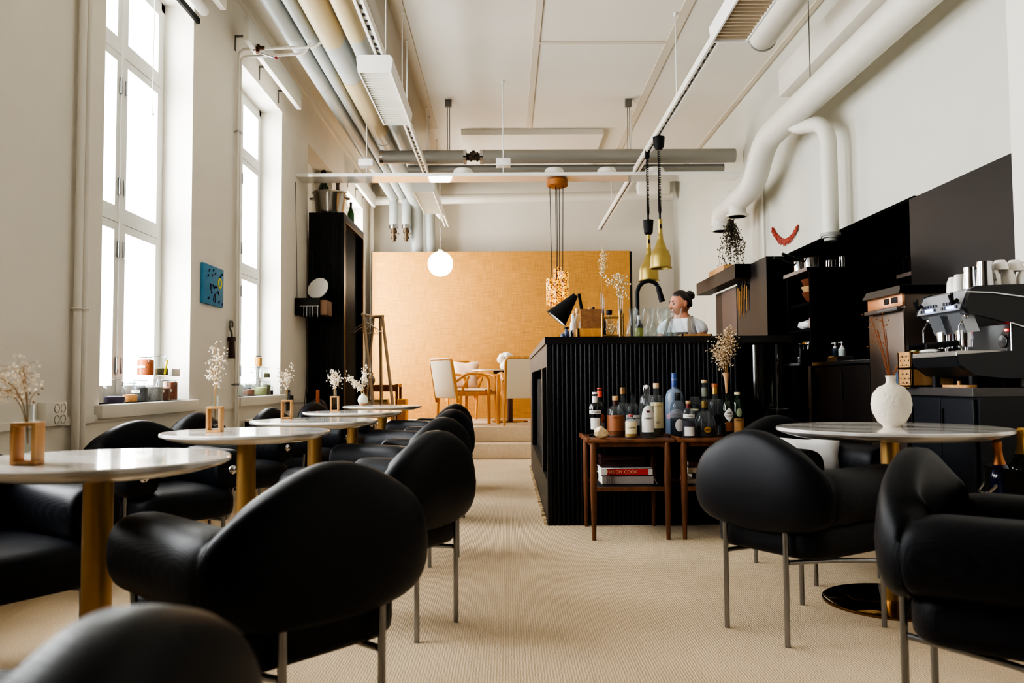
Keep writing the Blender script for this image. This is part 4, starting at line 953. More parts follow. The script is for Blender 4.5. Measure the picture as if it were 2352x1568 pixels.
# low sink counter behind the bar and the black tap
t = thing('sink_counter', 'black work counter behind the bar carrying the tap', 'counter', (0, 0, 0))
b = MB(); b.box(.89, 1.25, 6.55, 8.6, 0, .9); b.build('cabinet', BLACKM, t, smooth=False)
b = MB(); b.box(.88, 1.27, 6.53, 8.62, .9, .93); b.build('worktop', STEELT, t, smooth=False)
t = thing('kitchen_tap', 'tall matte black gooseneck tap behind the carafes', 'tap', (1.06, 6.63, .93))
pts = [(0, 0, 0), (0, 0, .68)]+[(.095-.095*math.cos(a), 0, .68+.11*math.sin(a)) for a in [k*PI/14 for k in range(1, 12)]]
b = MB(); b.tube(pts, .017, 14); b.cyl((0, 0, 0), (0, 0, .05), .027); b.build('spout', BLACKM, t)
e = Vector(pts[-1]); dn = Vector((.035, 0, -.13))
b = MB(); b.tube([e, e+dn*.2, e+dn], [.018, .022, .024], 14); b.build('pull_out_head', BLACKM, t)

# ------------------------------------------------------------------ teak side tables in front of the bar
def side_table(x, label, first=[]):
    if first: return dup(first[0], (x, 4.95, 0), 0, label)
    t = thing('side_table', label, 'table', (x, 4.95, 0), group='teak side tables before the bar'); first.append(t)
    b = MB(); b.box(-.245, .255, -.245, .25, .553, .573, bev=.008); b.box(-.255, -.235, -.24, .25, .553, .583, bev=.006); b.build('table_top', TEAK, t)
    b = MB()
    for x0 in (-.205, .19): b.box(x0, x0+.02, -.2, .22, .515, .553)
    b.box(-.2, .2, -.218, -.2, .528, .553); b.box(-.2, .2, .2, .218, .515, .553); b.build('apron', TEAK, t, smooth=False)
    for sx, sy in ((-.215, -.225), (.21, -.225), (-.215, .225), (.21, .225)):
        b = MB(); b.tube([(sx, sy, 0), (sx, sy, .3), (sx, sy, .5), (sx, sy, .565)], [.012, .0195, .0185, .0165], 16); b.build('leg', TEAK, t)
    b = MB(); b.box(-.18, .18, -.21, .21, .278, .302, bev=.01); b.build('shelf', mat('black_leather_shelf', (20, 20, 22), .5), t)
    for ya in (-.235, .215): b = MB(); b.box(-.215, .21, ya, ya+.02, .277, .30); b.build('shelf_rail', TEAK, t, smooth=False)
    return t
side_table(.705, 'left teak side table holding bottles and a red spined book'); side_table(1.225, 'right teak side table partly hidden by the black chair')
# books
def book(x, y, z, w, d, h, cover, label, rz=0, g='books on the side table shelves', spine=None, pages=True):
    t = thing('book', label, 'book', (x, y, z), rz, group=g)
    b = MB(); b.box(-w/2, w/2, -d/2, d/2, 0, .003); b.box(-w/2, w/2, -d/2, d/2, h-.003, h); b.box(-w/2, w/2, -d/2, -d/2+.003, 0, h); b.build('cover', cover, t, smooth=False)
    b = MB(); b.box(-w/2+.004, w/2-.004, -d/2+.003, d/2-.004, .003, h-.003); b.build('pages', mat('pages', (232, 226, 214), .8), t, smooth=False)
    if spine: b = MB(); b.box(-w/2+.035, w/2-.025, -d/2-.0008, -d/2, .004, h-.002); b.build('spine', spine, t, smooth=False)
    return t
ZS = .303
GB = mat('grey_book', (176, 166, 160), .7); WBK = mat('white_book', (232, 228, 224), .6); RED = mat('red_spine', (206, 44, 32), .6); MAR = mat('maroon_box', (44, 16, 18), .35); BEI = mat('beige_book', (190, 170, 146), .7)
tb = book(.70, 4.93, ZS, .30, .235, .05, GB, 'thick grey book at the bottom of the left stack')
b = MB()
for k in range(3): b.box(-.12+.012*k, -.118+.012*k, -.1185, -.1172, .004, .046)
b.build('spine_lines', mat('faint_ink', (120, 110, 120), .6), tb, smooth=False)
b = MB(); b.tube(bez((.15, -.05, .01), (.165, -.06, .03), (.155, -.08, .04), (.175, -.1, .0)), .003, 5); b.build('ribbon', CLOTHW, tb)
tb = book(.695, 4.93, ZS+.051, .30, .235, .042, WBK, 'white cookbook with red spine in the left stack', spine=RED)
lettering('THE DIY COOK', .026, CREAM, tb, (-.03, -.1195, .022))
t = thing('wooden_box', 'dark maroon lidded box on top of the left book stack', 'box', (.68, 4.95, ZS+.094))
b = MB(); b.box(-.13, .13, -.09, .09, 0, .04, bev=.003); b.build('box_body', MAR, t)
b = MB(); b.box(-.132, .132, -.092, .092, .043, .072, bev=.004); b.build('lid', MAR, t)
book(1.20, 4.93, ZS, .30, .23, .03, BEI, 'beige book lowest in the right stack')
book(1.21, 4.94, ZS+.031, .26, .22, .028, mat('dark_book', (60, 44, 40), .6), 'dark book in the middle of the right stack')
book(1.20, 4.93, ZS+.060, .29, .22, .036, BEI, 'pale tan book near the top of the right stack')
book(1.20, 4.95, ZS+.097, .27, .2, .03, mat('brown_book', (92, 62, 50), .6), 'brown book topmost of the right stack')

# ------------------------------------------------------------------ bottles
def X_(px, y): return (px-1165)/1880*y      # only used once to lay the row out in metres
TT = .574
LIQ = {}
def bottle(x, y, label, R_, hb, hs, rn, ht, glass, cap=None, labels=(), liquid=None, neck=None, words=(), sq=0, cup=0):
    """R_ body radius, hb shoulder start, hs shoulder end, rn neck radius, ht glass height; cap=(material, r, h)"""
    t = thing('liquor_bottle', label, 'bottle', (x, y, TT), group='liquor bottles on the teak side tables')
    P = [(0, .006), (R_*.8, .001), (R_*.96, .0), (R_, .008), (R_, hb)]
    for k in range(1, 7):
        u = k/6; P.append((rn+(R_-rn)*math.cos(u*PI/2)**(1.1), hb+(hs-hb)*math.sin(u*PI/2)))
    P += [(rn, ht-.012), (rn*1.18, ht-.01), (rn*1.18, ht), (rn*.8, ht)]
    b = MB(); b.lathe(P, seg=32)
    if sq: b.xf(Matrix.Diagonal((1, sq, 1, 1)))
    b.build('glass_body', glass, t)
    if liquid:
        z = liquid[1]; rr = R_-.0025
        b = MB(); b.lathe([(0, .006), (rr*.9, .006), (rr, .01), (rr, z), (0, z)], seg=28)
        if sq: b.xf(Matrix.Diagonal((1, sq, 1, 1)))
        b.build('liquid', liquid[0], t)
    if cap:
        cm, cr_, ch = cap[:3]; b = MB(); z0 = ht-(cap[3] if len(cap) > 3 else .008)
        b.lathe([(rn*.9, z0), (cr_, z0), (cr_, z0+ch*.96), (cr_*.92, z0+ch), (0, z0+ch)], seg=24); b.build('cap', cm, t)
    if neck:
        b = MB(); nm, z0, z1 = neck; b.lathe([(rn+.0012, z0), (rn+.0012, z1)], seg=24); b.build('neck_band', nm, t)
    for lm, z0, z1, wid, kind in labels:
        b = MB(); rr = R_+.0009; n = 20
        if kind == 'wrap':
            for k in range(n):
                a0, a1 = -PI/2-wid/2+wid*k/n, -PI/2-wid/2+wid*(k+1)/n
                b.quad((rr*math.cos(a0), rr*math.sin(a0)*(sq or 1), z0), (rr*math.cos(a1), rr*math.sin(a1)*(sq or 1), z0), (rr*math.cos(a1), rr*math.sin(a1)*(sq or 1), z1), (rr*math.cos(a0), rr*math.sin(a0)*(sq or 1), z1))
        else:   # oval / diamond / arch conforming to the front
            zc, hz = (z0+z1)/2, (z1-z0)/2; M_ = 32; prev = None
            for q in range(7):
                vs = []; f_ = q/6
                for k in range(M_):
                    a = 2*PI*k/M_; c_, s_ = math.cos(a), math.sin(a)
                    if kind == 'diamond': f = 1/(abs(c_)+abs(s_))**.8; c_, s_ = c_*f, s_*f
                    elif kind == 'arch' and s_ < 0: f = 1/max(abs(c_), abs(s_)); c_, s_ = c_*f, s_*f
                    an = -PI/2+wid/2*c_*f_; vs.append(b.bm.verts.new((rr*math.cos(an), rr*math.sin(an)*(sq or 1), zc+hz*s_*f_)))
                if prev:
                    for k in range(M_): b.bm.faces.new((prev[k], prev[(k+1) % M_], vs[(k+1) % M_], vs[k]))
                prev = vs
            bmesh.ops.remove_doubles(b.bm, verts=b.bm.verts[:], dist=1e-6)
        b.build('paper_label', lm, t, recalc=False)
    for w_, size, z, mm in words:
        lettering(w_, size, mm, t, (0, -R_*(sq or 1)-.0022, z))
    return t
SMOKE = glass_mat('smoked_glass', (120, 126, 122), .07); OLIVEG = mat('olive_bottle', (26, 34, 20), .1, coat=.5); FROST = mat('frosted_blue_glass', (120, 134, 156), .35, coat=.2)
AMB_L = mat('amber_liquid', (150, 84, 24), .1); GOLD_L = mat('gold_liquid', (196, 150, 60), .1); DARK_L = mat('dark_liquid', (34, 18, 12), .1); CLEAR_L = glass_mat('clear_liquid', (200, 205, 206), .04)
COPL = mat('copper_label', (160, 100, 66), .5); WINEC = mat('wine_red_cap', (110, 24, 36), .4); ORC = mat('orange_cap', (222, 70, 34), .5); GOLDL = mat('gold_label', (186, 142, 58), .45, .3); TANL = mat('tan_label', (186, 140, 86), .6); BLUEC = mat('blue_cap', (44, 70, 132), .4); WLAB = mat('white_label', (230, 226, 222), .6)
y1, y2, y3 = 4.80, 4.93, 5.06
bottle(X_(1365, y2), y2, 'black aperitif bottle with white cap and white name band, leftmost of the row', .037, .165, .205, .0145, .255, BLKB, (WHITEM, .0165, .02), [(WLAB, .045, .115, 1.7, 'wrap'), (WLAB, .138, .158, 2.3, 'wrap')], neck=(WLAB, .205, .243), words=[('RICARD', .0155, .148, INK)])
bottle(X_(1376, y3), y3, 'dark bottle with orange cap and orange label behind the leftmost one', .035, .16, .21, .014, .285, BLKB, (ORC, .016, .055, .05), [(mat('orange_label', (176, 84, 50), .6), .08, .135, 1.8, 'oval'), (mat('grey_label', (150, 140, 134), .6), .03, .08, 2, 'wrap')])
bottle(X_(1412, y2), y2, 'round shouldered bottle with wide copper label and wooden stopper', .054, .135, .185, .014, .225, GLASSB, (CORKM, .0185, .026), [(COPL, .035, .13, 2.6, 'wrap')], liquid=(AMB_L, .034), neck=(mat('brown_neck', (70, 38, 26), .4), .185, .22), words=[('DISTILLED', .011, .115, mat('label_brown', (120, 66, 40), .6))])
bottle(X_(1429, y3), y3, 'clear bottle with tan foil neck behind the copper labelled one', .05, .155, .205, .0145, .285, GLASSB, (mat('tan_foil', (164, 122, 74), .4, .5), .017, .04, .032))
bottle(X_(1447, y1), y1, 'short square shouldered bottle with cream label and gold spirit', .036, .095, .115, .013, .13, GLASSB, (mat('pinkish_cap', (170, 84, 80), .5), .015, .018), [(CREAM, .026, .098, 2.4, 'wrap')], liquid=(GOLD_L, .03), words=[('BUZNEY', .014, .062, INK)])
bottle(X_(1452, y3), y3, 'clear spirit bottle with dark stopper and white green label', .05, .145, .20, .0125, .245, GLASSB, (BLACKM, .0145, .02), [(WLAB, .06, .125, 2.2, 'wrap'), (INK, .10, .108, 2.0, 'wrap')], liquid=(mat('green_liquid', (34, 60, 44), .1), .06))
t = bottle(X_(1484, y1), y1, 'tall swing top bottle with arched white label and crest', .042, .205, .255, .0145, .285, GLASSB, None, [(WLAB, .035, .19, 1.9, 'arch')], liquid=(CLEAR_L, .185), words=[('MARIA', .016, .115, INK), ('1 9 5 7', .006, .138, INK)])
b = MB(); b.ball((0, 0, .297), (.012, .012, .013)); b.build('ceramic_stopper', WHITEM, t)
b = MB(); b.tube([(-.016, -.002, .25), (-.02, -.004, .28), (-.014, -.002, .305), (.014, -.002, .305), (.02, -.004, .28), (.016, -.002, .25)], .0018, 6); b.build('wire_bail', CHROME, t)
b = MB(); zc = .158; b.prism([(-.009, zc-.01), (.009, zc-.01), (.011, zc+.006), (.005, zc), (0, zc+.012), (-.005, zc), (-.011, zc+.006)], -.0435, -.0428, 'y'); b.build('crest', mat('crest_red', (90, 34, 34), .6), t, smooth=False)
t = bottle(X_(1506, y2), y2, 'tall clear bottle with long cream label and pale wood stopper', .041, .215, .25, .0155, .295, GLASSB, (mat('pale_stopper', (214, 184, 142), .6), .018, .032), [(CREAM, .05, .205, 2.2, 'wrap')], liquid=(mat('olive_liquid', (86, 84, 50), .1), .05), words=[('AKEVIT', .016, .18, mat('label_gold_ink', (170, 140, 80), .6)), ('TISLATUD\nVIINA', .007, .085, INK)])

bottle(X_(1492, y3+.04), y3+.04, 'dark topped clear bottle hiding behind the swing top one', .04, .17, .22, .014, .25, GLASSB, (BLACKM, .018, .02))
bottle(X_(1548, y3), y3, 'tall frosted blue vodka bottle with long blue cap', .057, .215, .285, .0165, .345, FROST, (BLUEC, .0195, .085, .05), [(mat('frost_white_label', (214, 214, 226), .6), .09, .16, 1.6, 'oval'), (mat('pinkish_label', (196, 150, 164), .6), .10, .13, 2.4, 'wrap')])
bottle(X_(1555, y2), y2, 'clear gin bottle with black capsule and oval label', .046, .155, .215, .015, .255, GLASSB, (BLACKM, .017, .045, .04), [(WLAB, .03, .105, 1.1, 'oval')], liquid=(CLEAR_L, .11), words=[('GIN', .014, .15, mat('faint_ink', (120, 110, 120), .6))])
bottle(X_(1579, y1), y1, 'square clear bottle with two white labels and wine red neck', .037, .13, .175, .0125, .205, GLASSB, (CORKM, .0145, .018), [(WLAB, .012, .065, 1.7, 'wrap'), (WLAB, .115, .138, 2.2, 'wrap')], liquid=(mat('violet_liquid', (70, 64, 80), .12), .10), neck=(WINEC, .17, .2), words=[('AMARGO', .009, .126, INK)])
t = bottle(X_(1594, y2+.04), y2+.04, 'decanter with square crystal stopper', .034, .13, .165, .013, .18, GLASSB, None, [], liquid=(AMB_L, .05))
b = MB(); b.box(-.026, .026, -.026, .026, .192, .235, bev=.008, seg=1); b.cyl((0, 0, .17), (0, 0, .195), .011, .018); b.build('crystal_stopper', GLASSB, t, smooth=False)
b = MB(); b.lathe([(.02, .148), (.026, .155), (.02, .162)], seg=20); b.build('cream_collar', CREAM, t)
bottle(X_(1617, y1+.06), y1+.06, 'wide bell shaped cognac bottle with gold oval label', .066, .04, .155, .0145, .185, GLASSB, (mat('antique_gold', (120, 98, 54), .4, .7), .02, .04, .014), [(GOLDL, .028, .064, .62, 'oval')], liquid=(DARK_L, .065), neck=(BLACKM, .16, .18), words=[('CAMUS', .011, .046, mat('label_brown', (120, 66, 40)))])
bottle(X_(1617, y3), y3, 'tall clear bottle with pale stopper and paper seal on its long neck', .044, .175, .22, .017, .325, GLASSB, (mat('pale_stopper', (214, 184, 142)), .018, .02), [], neck=(mat('seal_grey', (136, 140, 128), .7), .235, .29))
bottle(X_(1641, y2+.05), y2+.05, 'square clear bottle with gold foil neck and orange wood stopper', .046, .19, .225, .016, .30, GLASSB, (mat('orange_wood', (170, 92, 48), .5), .019, .022), [(mat('black_skull_patch', (20, 20, 24), .5), .06, .13, 1.0, 'oval')], neck=(mat('gold_foil', (190, 150, 84)), .25, .295))
t = bottle(X_(1669, y2), y2, 'dark rum bottle with white diamond label, dried bouquet in its neck', .037, .15, .21, .0135, .25, OLIVEG, None, [(WLAB, .085, .17, 1.75, 'diamond')], words=[('VANA', .0125, .137, INK), ('TALLINN', .0135, .12, INK)])
b = MB(); b.lathe([(.038, .03), (.038, .085)], seg=24, a0=-PI/2-.6, a1=-PI/2+.6); b.build('amber_window', AMB_L, t, recalc=False)
t = bottle(X_(1692, y2), y2, 'green bitters bottle with pale collar and tan label, rightmost of the row', .037, .135, .22, .0135, .255, mat('deep_green_glass', (16, 40, 24), .08, coat=.6), (CREAM, .017, .014), [(TANL, .02, .105, 2.3, 'wrap'), (mat('green_oval', (150, 160, 130), .6), .115, .165, .9, 'oval')], words=[('FERNET', .0125, .095, INK)])
b = MB(); b.cyl((0, 0, .26), (0, 0, .285), .007); b.build('pourer', BLACKM, t)
t = thing('rock_crystal', 'pale faceted oyster like stone ornament before the leftmost bottle', 'ornament', (X_(1379, 4.745), 4.745, TT))
b = MB(); tt = bmesh.new(); bmesh.ops.create_icosphere(tt, subdivisions=2, radius=1); random.seed(9)
for v in tt.verts:
    k = random.uniform(.82, 1.08); v.co = Vector((v.co.x*.05*k, v.co.y*.034*k, (v.co.z*.5+.5)*.082*k*(1 if v.co.x < .2 else .8)))
b._tmp(tt, Matrix.Rotation(R(12), 4, 'Z')); b.build('stone', mat('shell_stone', (214, 190, 150), .35, noise=.3, nscale=26, bump=.6, bscale=40), t, smooth=False)
# dried bouquet standing in the diamond label bottle
t = flowers('dried_bouquet', X_(1668, y2), y2, TT+.34, 'large beige dried bouquet rising from the dark rum bottle', [(-.07, .0, .15), (-.06, .02, .19), (-.03, .0, .25), (.0, .0, .29), (.02, .01, .3), (.04, 0, .29), (.05, .0, .25), (-.01, .02, .21), (-.02, -.02, .17), (.03, -.02, .22)], 31, .0046, mat('beige_floret', (206, 182, 150), .95), 'dried bouquets', spread=.021, cloud=80, stem_r=.0015)
b = MB(); b.tube([(0, 0, -.085), (.0, 0, .0), (-.003, 0, .04)], [.006, .013, .022], 12); b.build('paper_wrap', mat('tan_paper', (190, 148, 108), .8), t)
# ------------------------------------------------------------------ kitchen along the right wall
KBR = mat('dark_brown_panel', (27, 21, 19), .48, spec=.3)
KBK = mat('black_kitchen_board', (6, 5, 5), .85, spec=.08)
m = MB(); m.box(2.60, XR, 4.05, 5.22, 0, 2.065); struct(m.build('trim_7', KBR, smooth=False))
m = MB(); m.box(3.15, 3.2, 5.22, 7.6, 0, 2.09); m.box(2.63, 3.15, 7.58, 7.6, 0, 2.085); m.box(2.63, 3.15, 5.22, 7.58, 2.07, 2.09); m.box(2.63, 3.15, 5.22, 5.24, 0, 2.07); struct(m.build('trim_8', KBK, smooth=False))
def counter(name, label, x0, x1, y0, y1, z, th, top, body, doors, plinth=.08):
    t = thing(name, label, 'counter', (0, 0, 0), group='kitchen counters along the right wall')
    b = MB(); b.box(x0+.03, x1, y0+.005, y1, plinth, z-th); b.box(x0+.07, x1, y0+.02, y1, 0, plinth); b.build('carcass', body, t, smooth=False)
    b = MB(); b.box(x0, x1, y0, y1, z-th, z, bev=.003); b.build('worktop', top, t, smooth=False)
    n = len(doors)
    for a, b_ in doors:
        d = MB(); d.box(x0+.012, x0+.03, a+.004, b_-.004, plinth+.01, z-th-.012, bev=.002); dr = d.build('door', body, t, smooth=False)
        h = MB(); h.box(x0+.004, x0+.012, b_-.03, b_-.018, z-th-.22, z-th-.06); h.build('handle', BLACKM, dr, smooth=False)
    return t
NAVY = mat('navy_black_laminate', (20, 23, 30), .45, spec=.4)
STW = mat('stone_worktop', (70, 66, 64), .35, noise=.2, nscale=20)
counter('espresso_counter', 'black counter carrying the coffee machine', 2.05, 2.6, 3.6, 4.2, .866, .04, STW, NAVY, [(3.62, 3.9), (3.9, 4.19)])
counter('wash_counter', 'dark brown counter with steel edge before the open shelves', 2.05, 2.6, 4.63, 5.5, 1.022, .022, STEELT, KBR, [(4.65, 5.05), (5.05, 5.48)])
# dishwasher
t = thing('dishwasher', 'tall steel hood dishwasher with orange light coloured into its control strip', 'dishwasher', (2.05, 4.2, 0))
b = MB(); b.box(.01, .55, .01, .42, .08, 1.355, bev=.006); b.box(.0, .012, .012, .418, .3, 1.27, bev=.003); b.build('body', mat('brushed_steel', (104, 92, 84), .38, .85, noise=.08, nscale=30, stretch=(1, 1, 12)), t)
b = MB(); b.prism([(-.03, 1.352), (-.005, 1.395), (.55, 1.395), (.55, 1.352)], .0, .43, 'y'); b.build('top_hood', mat('hood_dark', (62, 56, 52), .4), t, smooth=False)
b = MB(); b.box(-.02, .55, -.004, .0, 1.352, 1.393); b.build('hood_end', KBK, t, smooth=False)
b = MB(); b.box(-.004, .012, .012, .418, 1.288, 1.352, bev=.002); pn = b.build('control_panel', mat('orange_lit_steel_tint', (206, 150, 112), .3, .6), t)  # orange light on the steel is put into its base colour
for y0, w_ in ((.16, .045), (.06, .065)):
    b = MB(); b.box(-.009, -.004, y0, y0+w_, 1.308, 1.338, bev=.002); sw = b.build('switch', BLACKM, pn)
b = MB(); b.box(-.03, -.005, .02, .41, 1.262, 1.286, bev=.005); b.build('handle', mat('hood_dark', (62, 56, 52)), t)
b = MB(); b.box(-.002, .0, .03, .13, .86, .94); b.build('rating_plate', mat('blue_grey_plate', (70, 84, 104), .5), t, smooth=False)
# grey steel end upstand + pump bottles on the wash counter
t = thing('steel_caddy', 'low steel caddy on the wash counter under two pump bottles', 'tray', (2.16, 5.33, 1.022))
b = MB(); b.box(-.05, .06, -.1, .1, 0, .036, bev=.002); b.build('caddy_box', STEELT, t, smooth=False)
b = MB(); b.box(-.052, -.05, -.102, .102, .03, .038); b.build('rim', CHROME, t, smooth=False)
def pump(x, y, m_, label):
    t = thing('pump_bottle', label, 'bottle', (x, y, 1.058), group='soap pumps on the wash counter')
    b = MB(); b.lathe([(0, 0), (.02, 0), (.022, .004), (.022, .045), (.014, .055), (0, .055)], seg=24); b.build('body', m_, t)
    b = MB(); b.cyl((0, 0, .053), (0, 0, .068), .012); b.cyl((0, 0, .068), (0, 0, .085), .004); b.cyl((0, 0, .085), (0, 0, .094), .008); b.cyl((0, 0, .09), (-.022, 0, .088), .004); b.build('pump_head', WHITEM, t)
pump(2.165, 5.39, mat('blue_black_soap', (40, 52, 70), .3), 'dark blue soap bottle with white pump'); pump(2.165, 5.28, mat('pale_soap', (196, 208, 204), .35), 'pale green soap bottle with white pump')
# open shelf unit
t = thing('open_shelves', 'black open kitchen shelf unit with bowls, beside the tall black block', 'shelf unit', (2.05, 5.5, 0))
b = MB(); b.box(0, .58, 0, .02, 0, 1.645); b.box(0, .58, .44, .46, 0, 1.645); b.box(.56, .58, 0, .46, 0, 1.645); b.build('side_panels', KBK, t, smooth=False)
b = MB(); b.box(-.02, .58, -.0, .47, 1.645, 1.672, bev=.002); b.build('top_board', mat('grey_shelf_edge', (96, 84, 78), .45), t, smooth=False)
b = MB(); b.box(-.018, .58, -.004, .0, 1.645, 1.671); b.build('black_edge', KBK, t, smooth=False)
for z in (1.44, 1.26, 1.06):
    b = MB(); b.box(.01, .56, .02, .44, z-.018, z); b.build('shelf', KBK, t, smooth=False)
b = MB(); b.box(.0, .02, .02, .44, .1, 1.0); b.build('door', KBR, t, smooth=False)
def bowl(x, y, z, r, h, m_, label, g='bowls on the open shelves'):
    b = MB(); b.lathe([(0, .0), (r*.5, 0), (r*.8, h*.4), (r, h), (r*.96, h), (r*.75, h*.42), (r*.45, .012), (0, .012)], seg=36)
    return tag(b.build('bowl', m_, loc=(x, y, z)), label, 'bowl', g)
BRB = mat('brown_bowl', (104, 56, 36), .4); TANB = mat('tan_bowl', (176, 140, 96), .5)
bowl(2.2, 5.72, 1.44, .12, .08, BRB, 'brown bowl lowest of the stack on the open shelves')
bowl(2.2, 5.72, 1.485, .125, .075, TANB, 'tan rimmed bowl in the middle of the stack'); bowl(2.2, 5.72, 1.53, .125, .08, BRB, 'brown bowl topmost in the stack with tan inside')
tag(MB().box(2.1, 2.3, 5.56, 5.68, 1.26, 1.34, bev=.01).build('napkin_stack', mat('pinkish_cloth', (150, 124, 120), .9)), 'stack of folded pinkish napkins on open shelf', 'napkins')
b = MB(); tt = bmesh.new(); bmesh.ops.create_icosphere(tt, subdivisions=3, radius=1); random.seed(2)
for v in tt.verts: k = 1+.18*math.sin(7*v.co.x+3*v.co.z)*math.cos(6*v.co.y); v.co = Vector((v.co.x*.08*k, v.co.y*.09*k, .035+v.co.z*.035*k))
b._tmp(tt); tag(b.build('kitchen_towel', CLOTHW, loc=(2.16, 5.81, 1.26)), 'crumpled white kitchen towel on the open shelf', 'towel')
t = thing('sauce_pan_lid', 'dark steel toaster like box on lower open shelf', 'appliance', (2.2, 5.74, 1.06)); t.name = 'small_appliance'
b = MB(); b.box(-.12, .12, -.13, .13, 0, .12, bev=.02); b.build('body', BLACKG, t)
b = MB(); b.cyl((-.122, -.1, .09), (-.122, .1, .09), .006); b.cyl((-.125, .0, .05), (-.12, 0, .05), .012); b.build('handle', CHROME, t)
# pots
def pot(x, y, z, r, h, ang, label, handle=True):
    t = thing('saucepan', label, 'saucepan', (x, y, z), ang, group='steel saucepans on the black shelves')
    b = MB(); b.lathe([(0, 0), (r*.95, 0), (r, .008), (r, h), (r*1.03, h+.003), (r*.97, h), (r*.96, .012), (0, .01)], seg=36); b.build('pan', CHROME, t)
    if handle: b = MB(); b.tube(bez((-r, 0, h*.75), (-r-.04, 0, h*.8), (-r-.1, 0, h*1.1), (-r-.16, 0, h*1.35)), [.008]*5+[.011]*6, 10); b.build('handle', BLACKM, t)
    return t
pot(2.115, 5.84, 1.672, .048, .08, R(10), 'small saucepan at the far end of the shelf top, dark handle forward'); pot(2.135, 5.69, 1.672, .05, .085, R(5), 'larger saucepan at the near end of the shelf top')
pot(2.28, 5.72, 1.672, .036, .07, R(0), 'saucepan standing behind the front two', False); pot(2.38, 5.74, 1.672, .03, .10, 0, 'tall steel pot furthest right on the shelf top', False)
t = thing('upper_shelf', 'dark upper shelf ledge over the wash counter', 'shelf', (0, 0, 0))
b = MB(); b.box(2.64, 3.1, 5.26, 6.5, 1.585, 1.61); b.build('board', mat('grey_shelf_edge', (96, 84, 78)), t, smooth=False)
b = MB(); b.box(3.0, 3.14, 5.3, 5.32, 1.45, 1.585); b.box(3.0, 3.14, 6.2, 6.22, 1.45, 1.585); b.build('bracket', KBK, t, smooth=False)
pot(2.76, 6.32, 1.61, .055, .075, R(180), 'little steel pan alone on the upper shelf ledge', False)
tag(MB().tube([(3.13, 6.35+.05*math.cos(a), 1.80+.065*math.sin(a)) for a in [k*PI/12 for k in range(24)]], .006, 6, closed=True).build('hanging_strainer', BLACKM), 'dark round strainer ring hung above the shelf ledge', 'strainer')
# tall block with knife strip, fridge with fascia
t = thing('tall_block', 'tall dark brown kitchen block with knives on its side', 'cabinet', (2.05, 6.42, 0))
b = MB(); b.box(0, .58, 0, .83, 0, 1.885, bev=.002); b.build('block_body', KBR, t, smooth=False)
b = MB(); b.box(.002, .58, -.006, 0, 0, 1.88); b.build('black_side', KBK, t, smooth=False)
t2 = thing('tall_fridge', 'dark fridge with projecting top fascia beside the block', 'fridge', (2.05, 7.26, 0))
b = MB(); b.box(.03, .58, 0, .85, 0, 1.76); b.build('cabinet', KBR, t2, smooth=False)
b = MB(); b.box(.0, .03, .02, .5, .05, 1.75, bev=.003); b.build('door', mat('plum_door', (62, 54, 56), .4), t2, smooth=False)
b = MB(); b.box(-.13, .0, -.42, .98, 1.765, 1.885); b.build('fascia', KBR, t2, smooth=False)
b = MB(); b.box(-.13, .0, -.428, -.42, 1.765, 1.885); b.build('fascia_end', KBK, t2, smooth=False)
t = thing('knife_strip', 'magnetic strip on the dark block side', 'knife rack', (2.05, 6.9, 1.70))
b = MB(); b.box(-.012, 0, -.02, .3, -.02, .02); b.build('strip', BLACKM, t, smooth=False)
for k, (y, zt, zb) in enumerate(((0.0, .05, -.22), (.055, .10, -.12), (.11, .05, -.26), (.16, .08, -.22), (.21, .03, -.26), (.26, .06, -.2))):
    kt = thing('kitchen_knife', 'kitchen knife on the magnetic strip, %s from the near end' % ['first', 'second, short with pale blade', 'third, long', 'fourth', 'fifth, long', 'sixth'][k], 'knife', (2.034, 6.9+y, 1.70), group='knives on the magnetic strip')
    b = MB(); b.prism([(-.016, zt-.04), (.016, zt-.04), (.014, zb+.04), (.0, zb)], -.0012, .0012, 'x'); b.build('blade', CHROME, kt, smooth=False)
    b = MB(); b.box(-.006, .006, -.011, .011, zt-.045, zt+.07, bev=.004); b.build('handle', BLACKM if k != 1 else mat('brown_handle', (88, 50, 34), .5), kt)
tag(MB().box(1.96, 2.25, 7.35, 7.9, 1.888, 1.955, bev=.003).build('cardboard_box', mat('cardboard', (186, 140, 90), .8), smooth=False), 'flat brown cardboard box on top of the fridge', 'box')
t = thing('glass_decanter', 'wide clear glass decanter on top of the fridge under the dried plant', 'decanter', (2.1, 7.08, 1.888))
b = MB(); b.lathe([(0, 0), (.09, 0), (.10, .01), (.06, .06), (.025, .10), (.02, .14), (.026, .15)], seg=32); b.build('glass_body', GLASS, t)
# hanging dried plant and chilli string
t = thing('hanging_dried_plant', 'dark dried herb bunch hanging upside down under the duct outlet', 'plant', (2.33, 8.42, 2.58))
random.seed(41)
sb, lb = MB(), MB()
sb.cyl((0, 0, -.05), (0, 0, .3), .0015, seg=5)
for k in range(34):
    dx, dy, h = random.gauss(.0, .04), random.gauss(0, .04), random.uniform(.25, .58)
    dx += .07*(random.random() > .75)
    pts = bez((0, 0, 0), (dx*.5, dy*.5, -h*.2), (dx*1.3, dy, -h*.55), (dx*1.1, dy, -h), 7); sb.tube(pts, .0013, 4)
    for j in range(26):
        u = random.uniform(.05, 1)**.9; i = min(6, int(u*7)); p = pts[i].lerp(pts[i+1], u*7-i)
        q = p+Vector((random.gauss(0, .012), random.gauss(0, .012), random.gauss(0, .012)))
        lb.ball(q, (random.uniform(.003, .009), random.uniform(.003, .008), random.uniform(.004, .010)), 5, 4)
sb.build('stems', mat('dark_stem', (70, 58, 44), .9), t, recalc=False); lb.build('leaves', mat('dried_leaf', (74, 64, 46), .9), t, recalc=False)
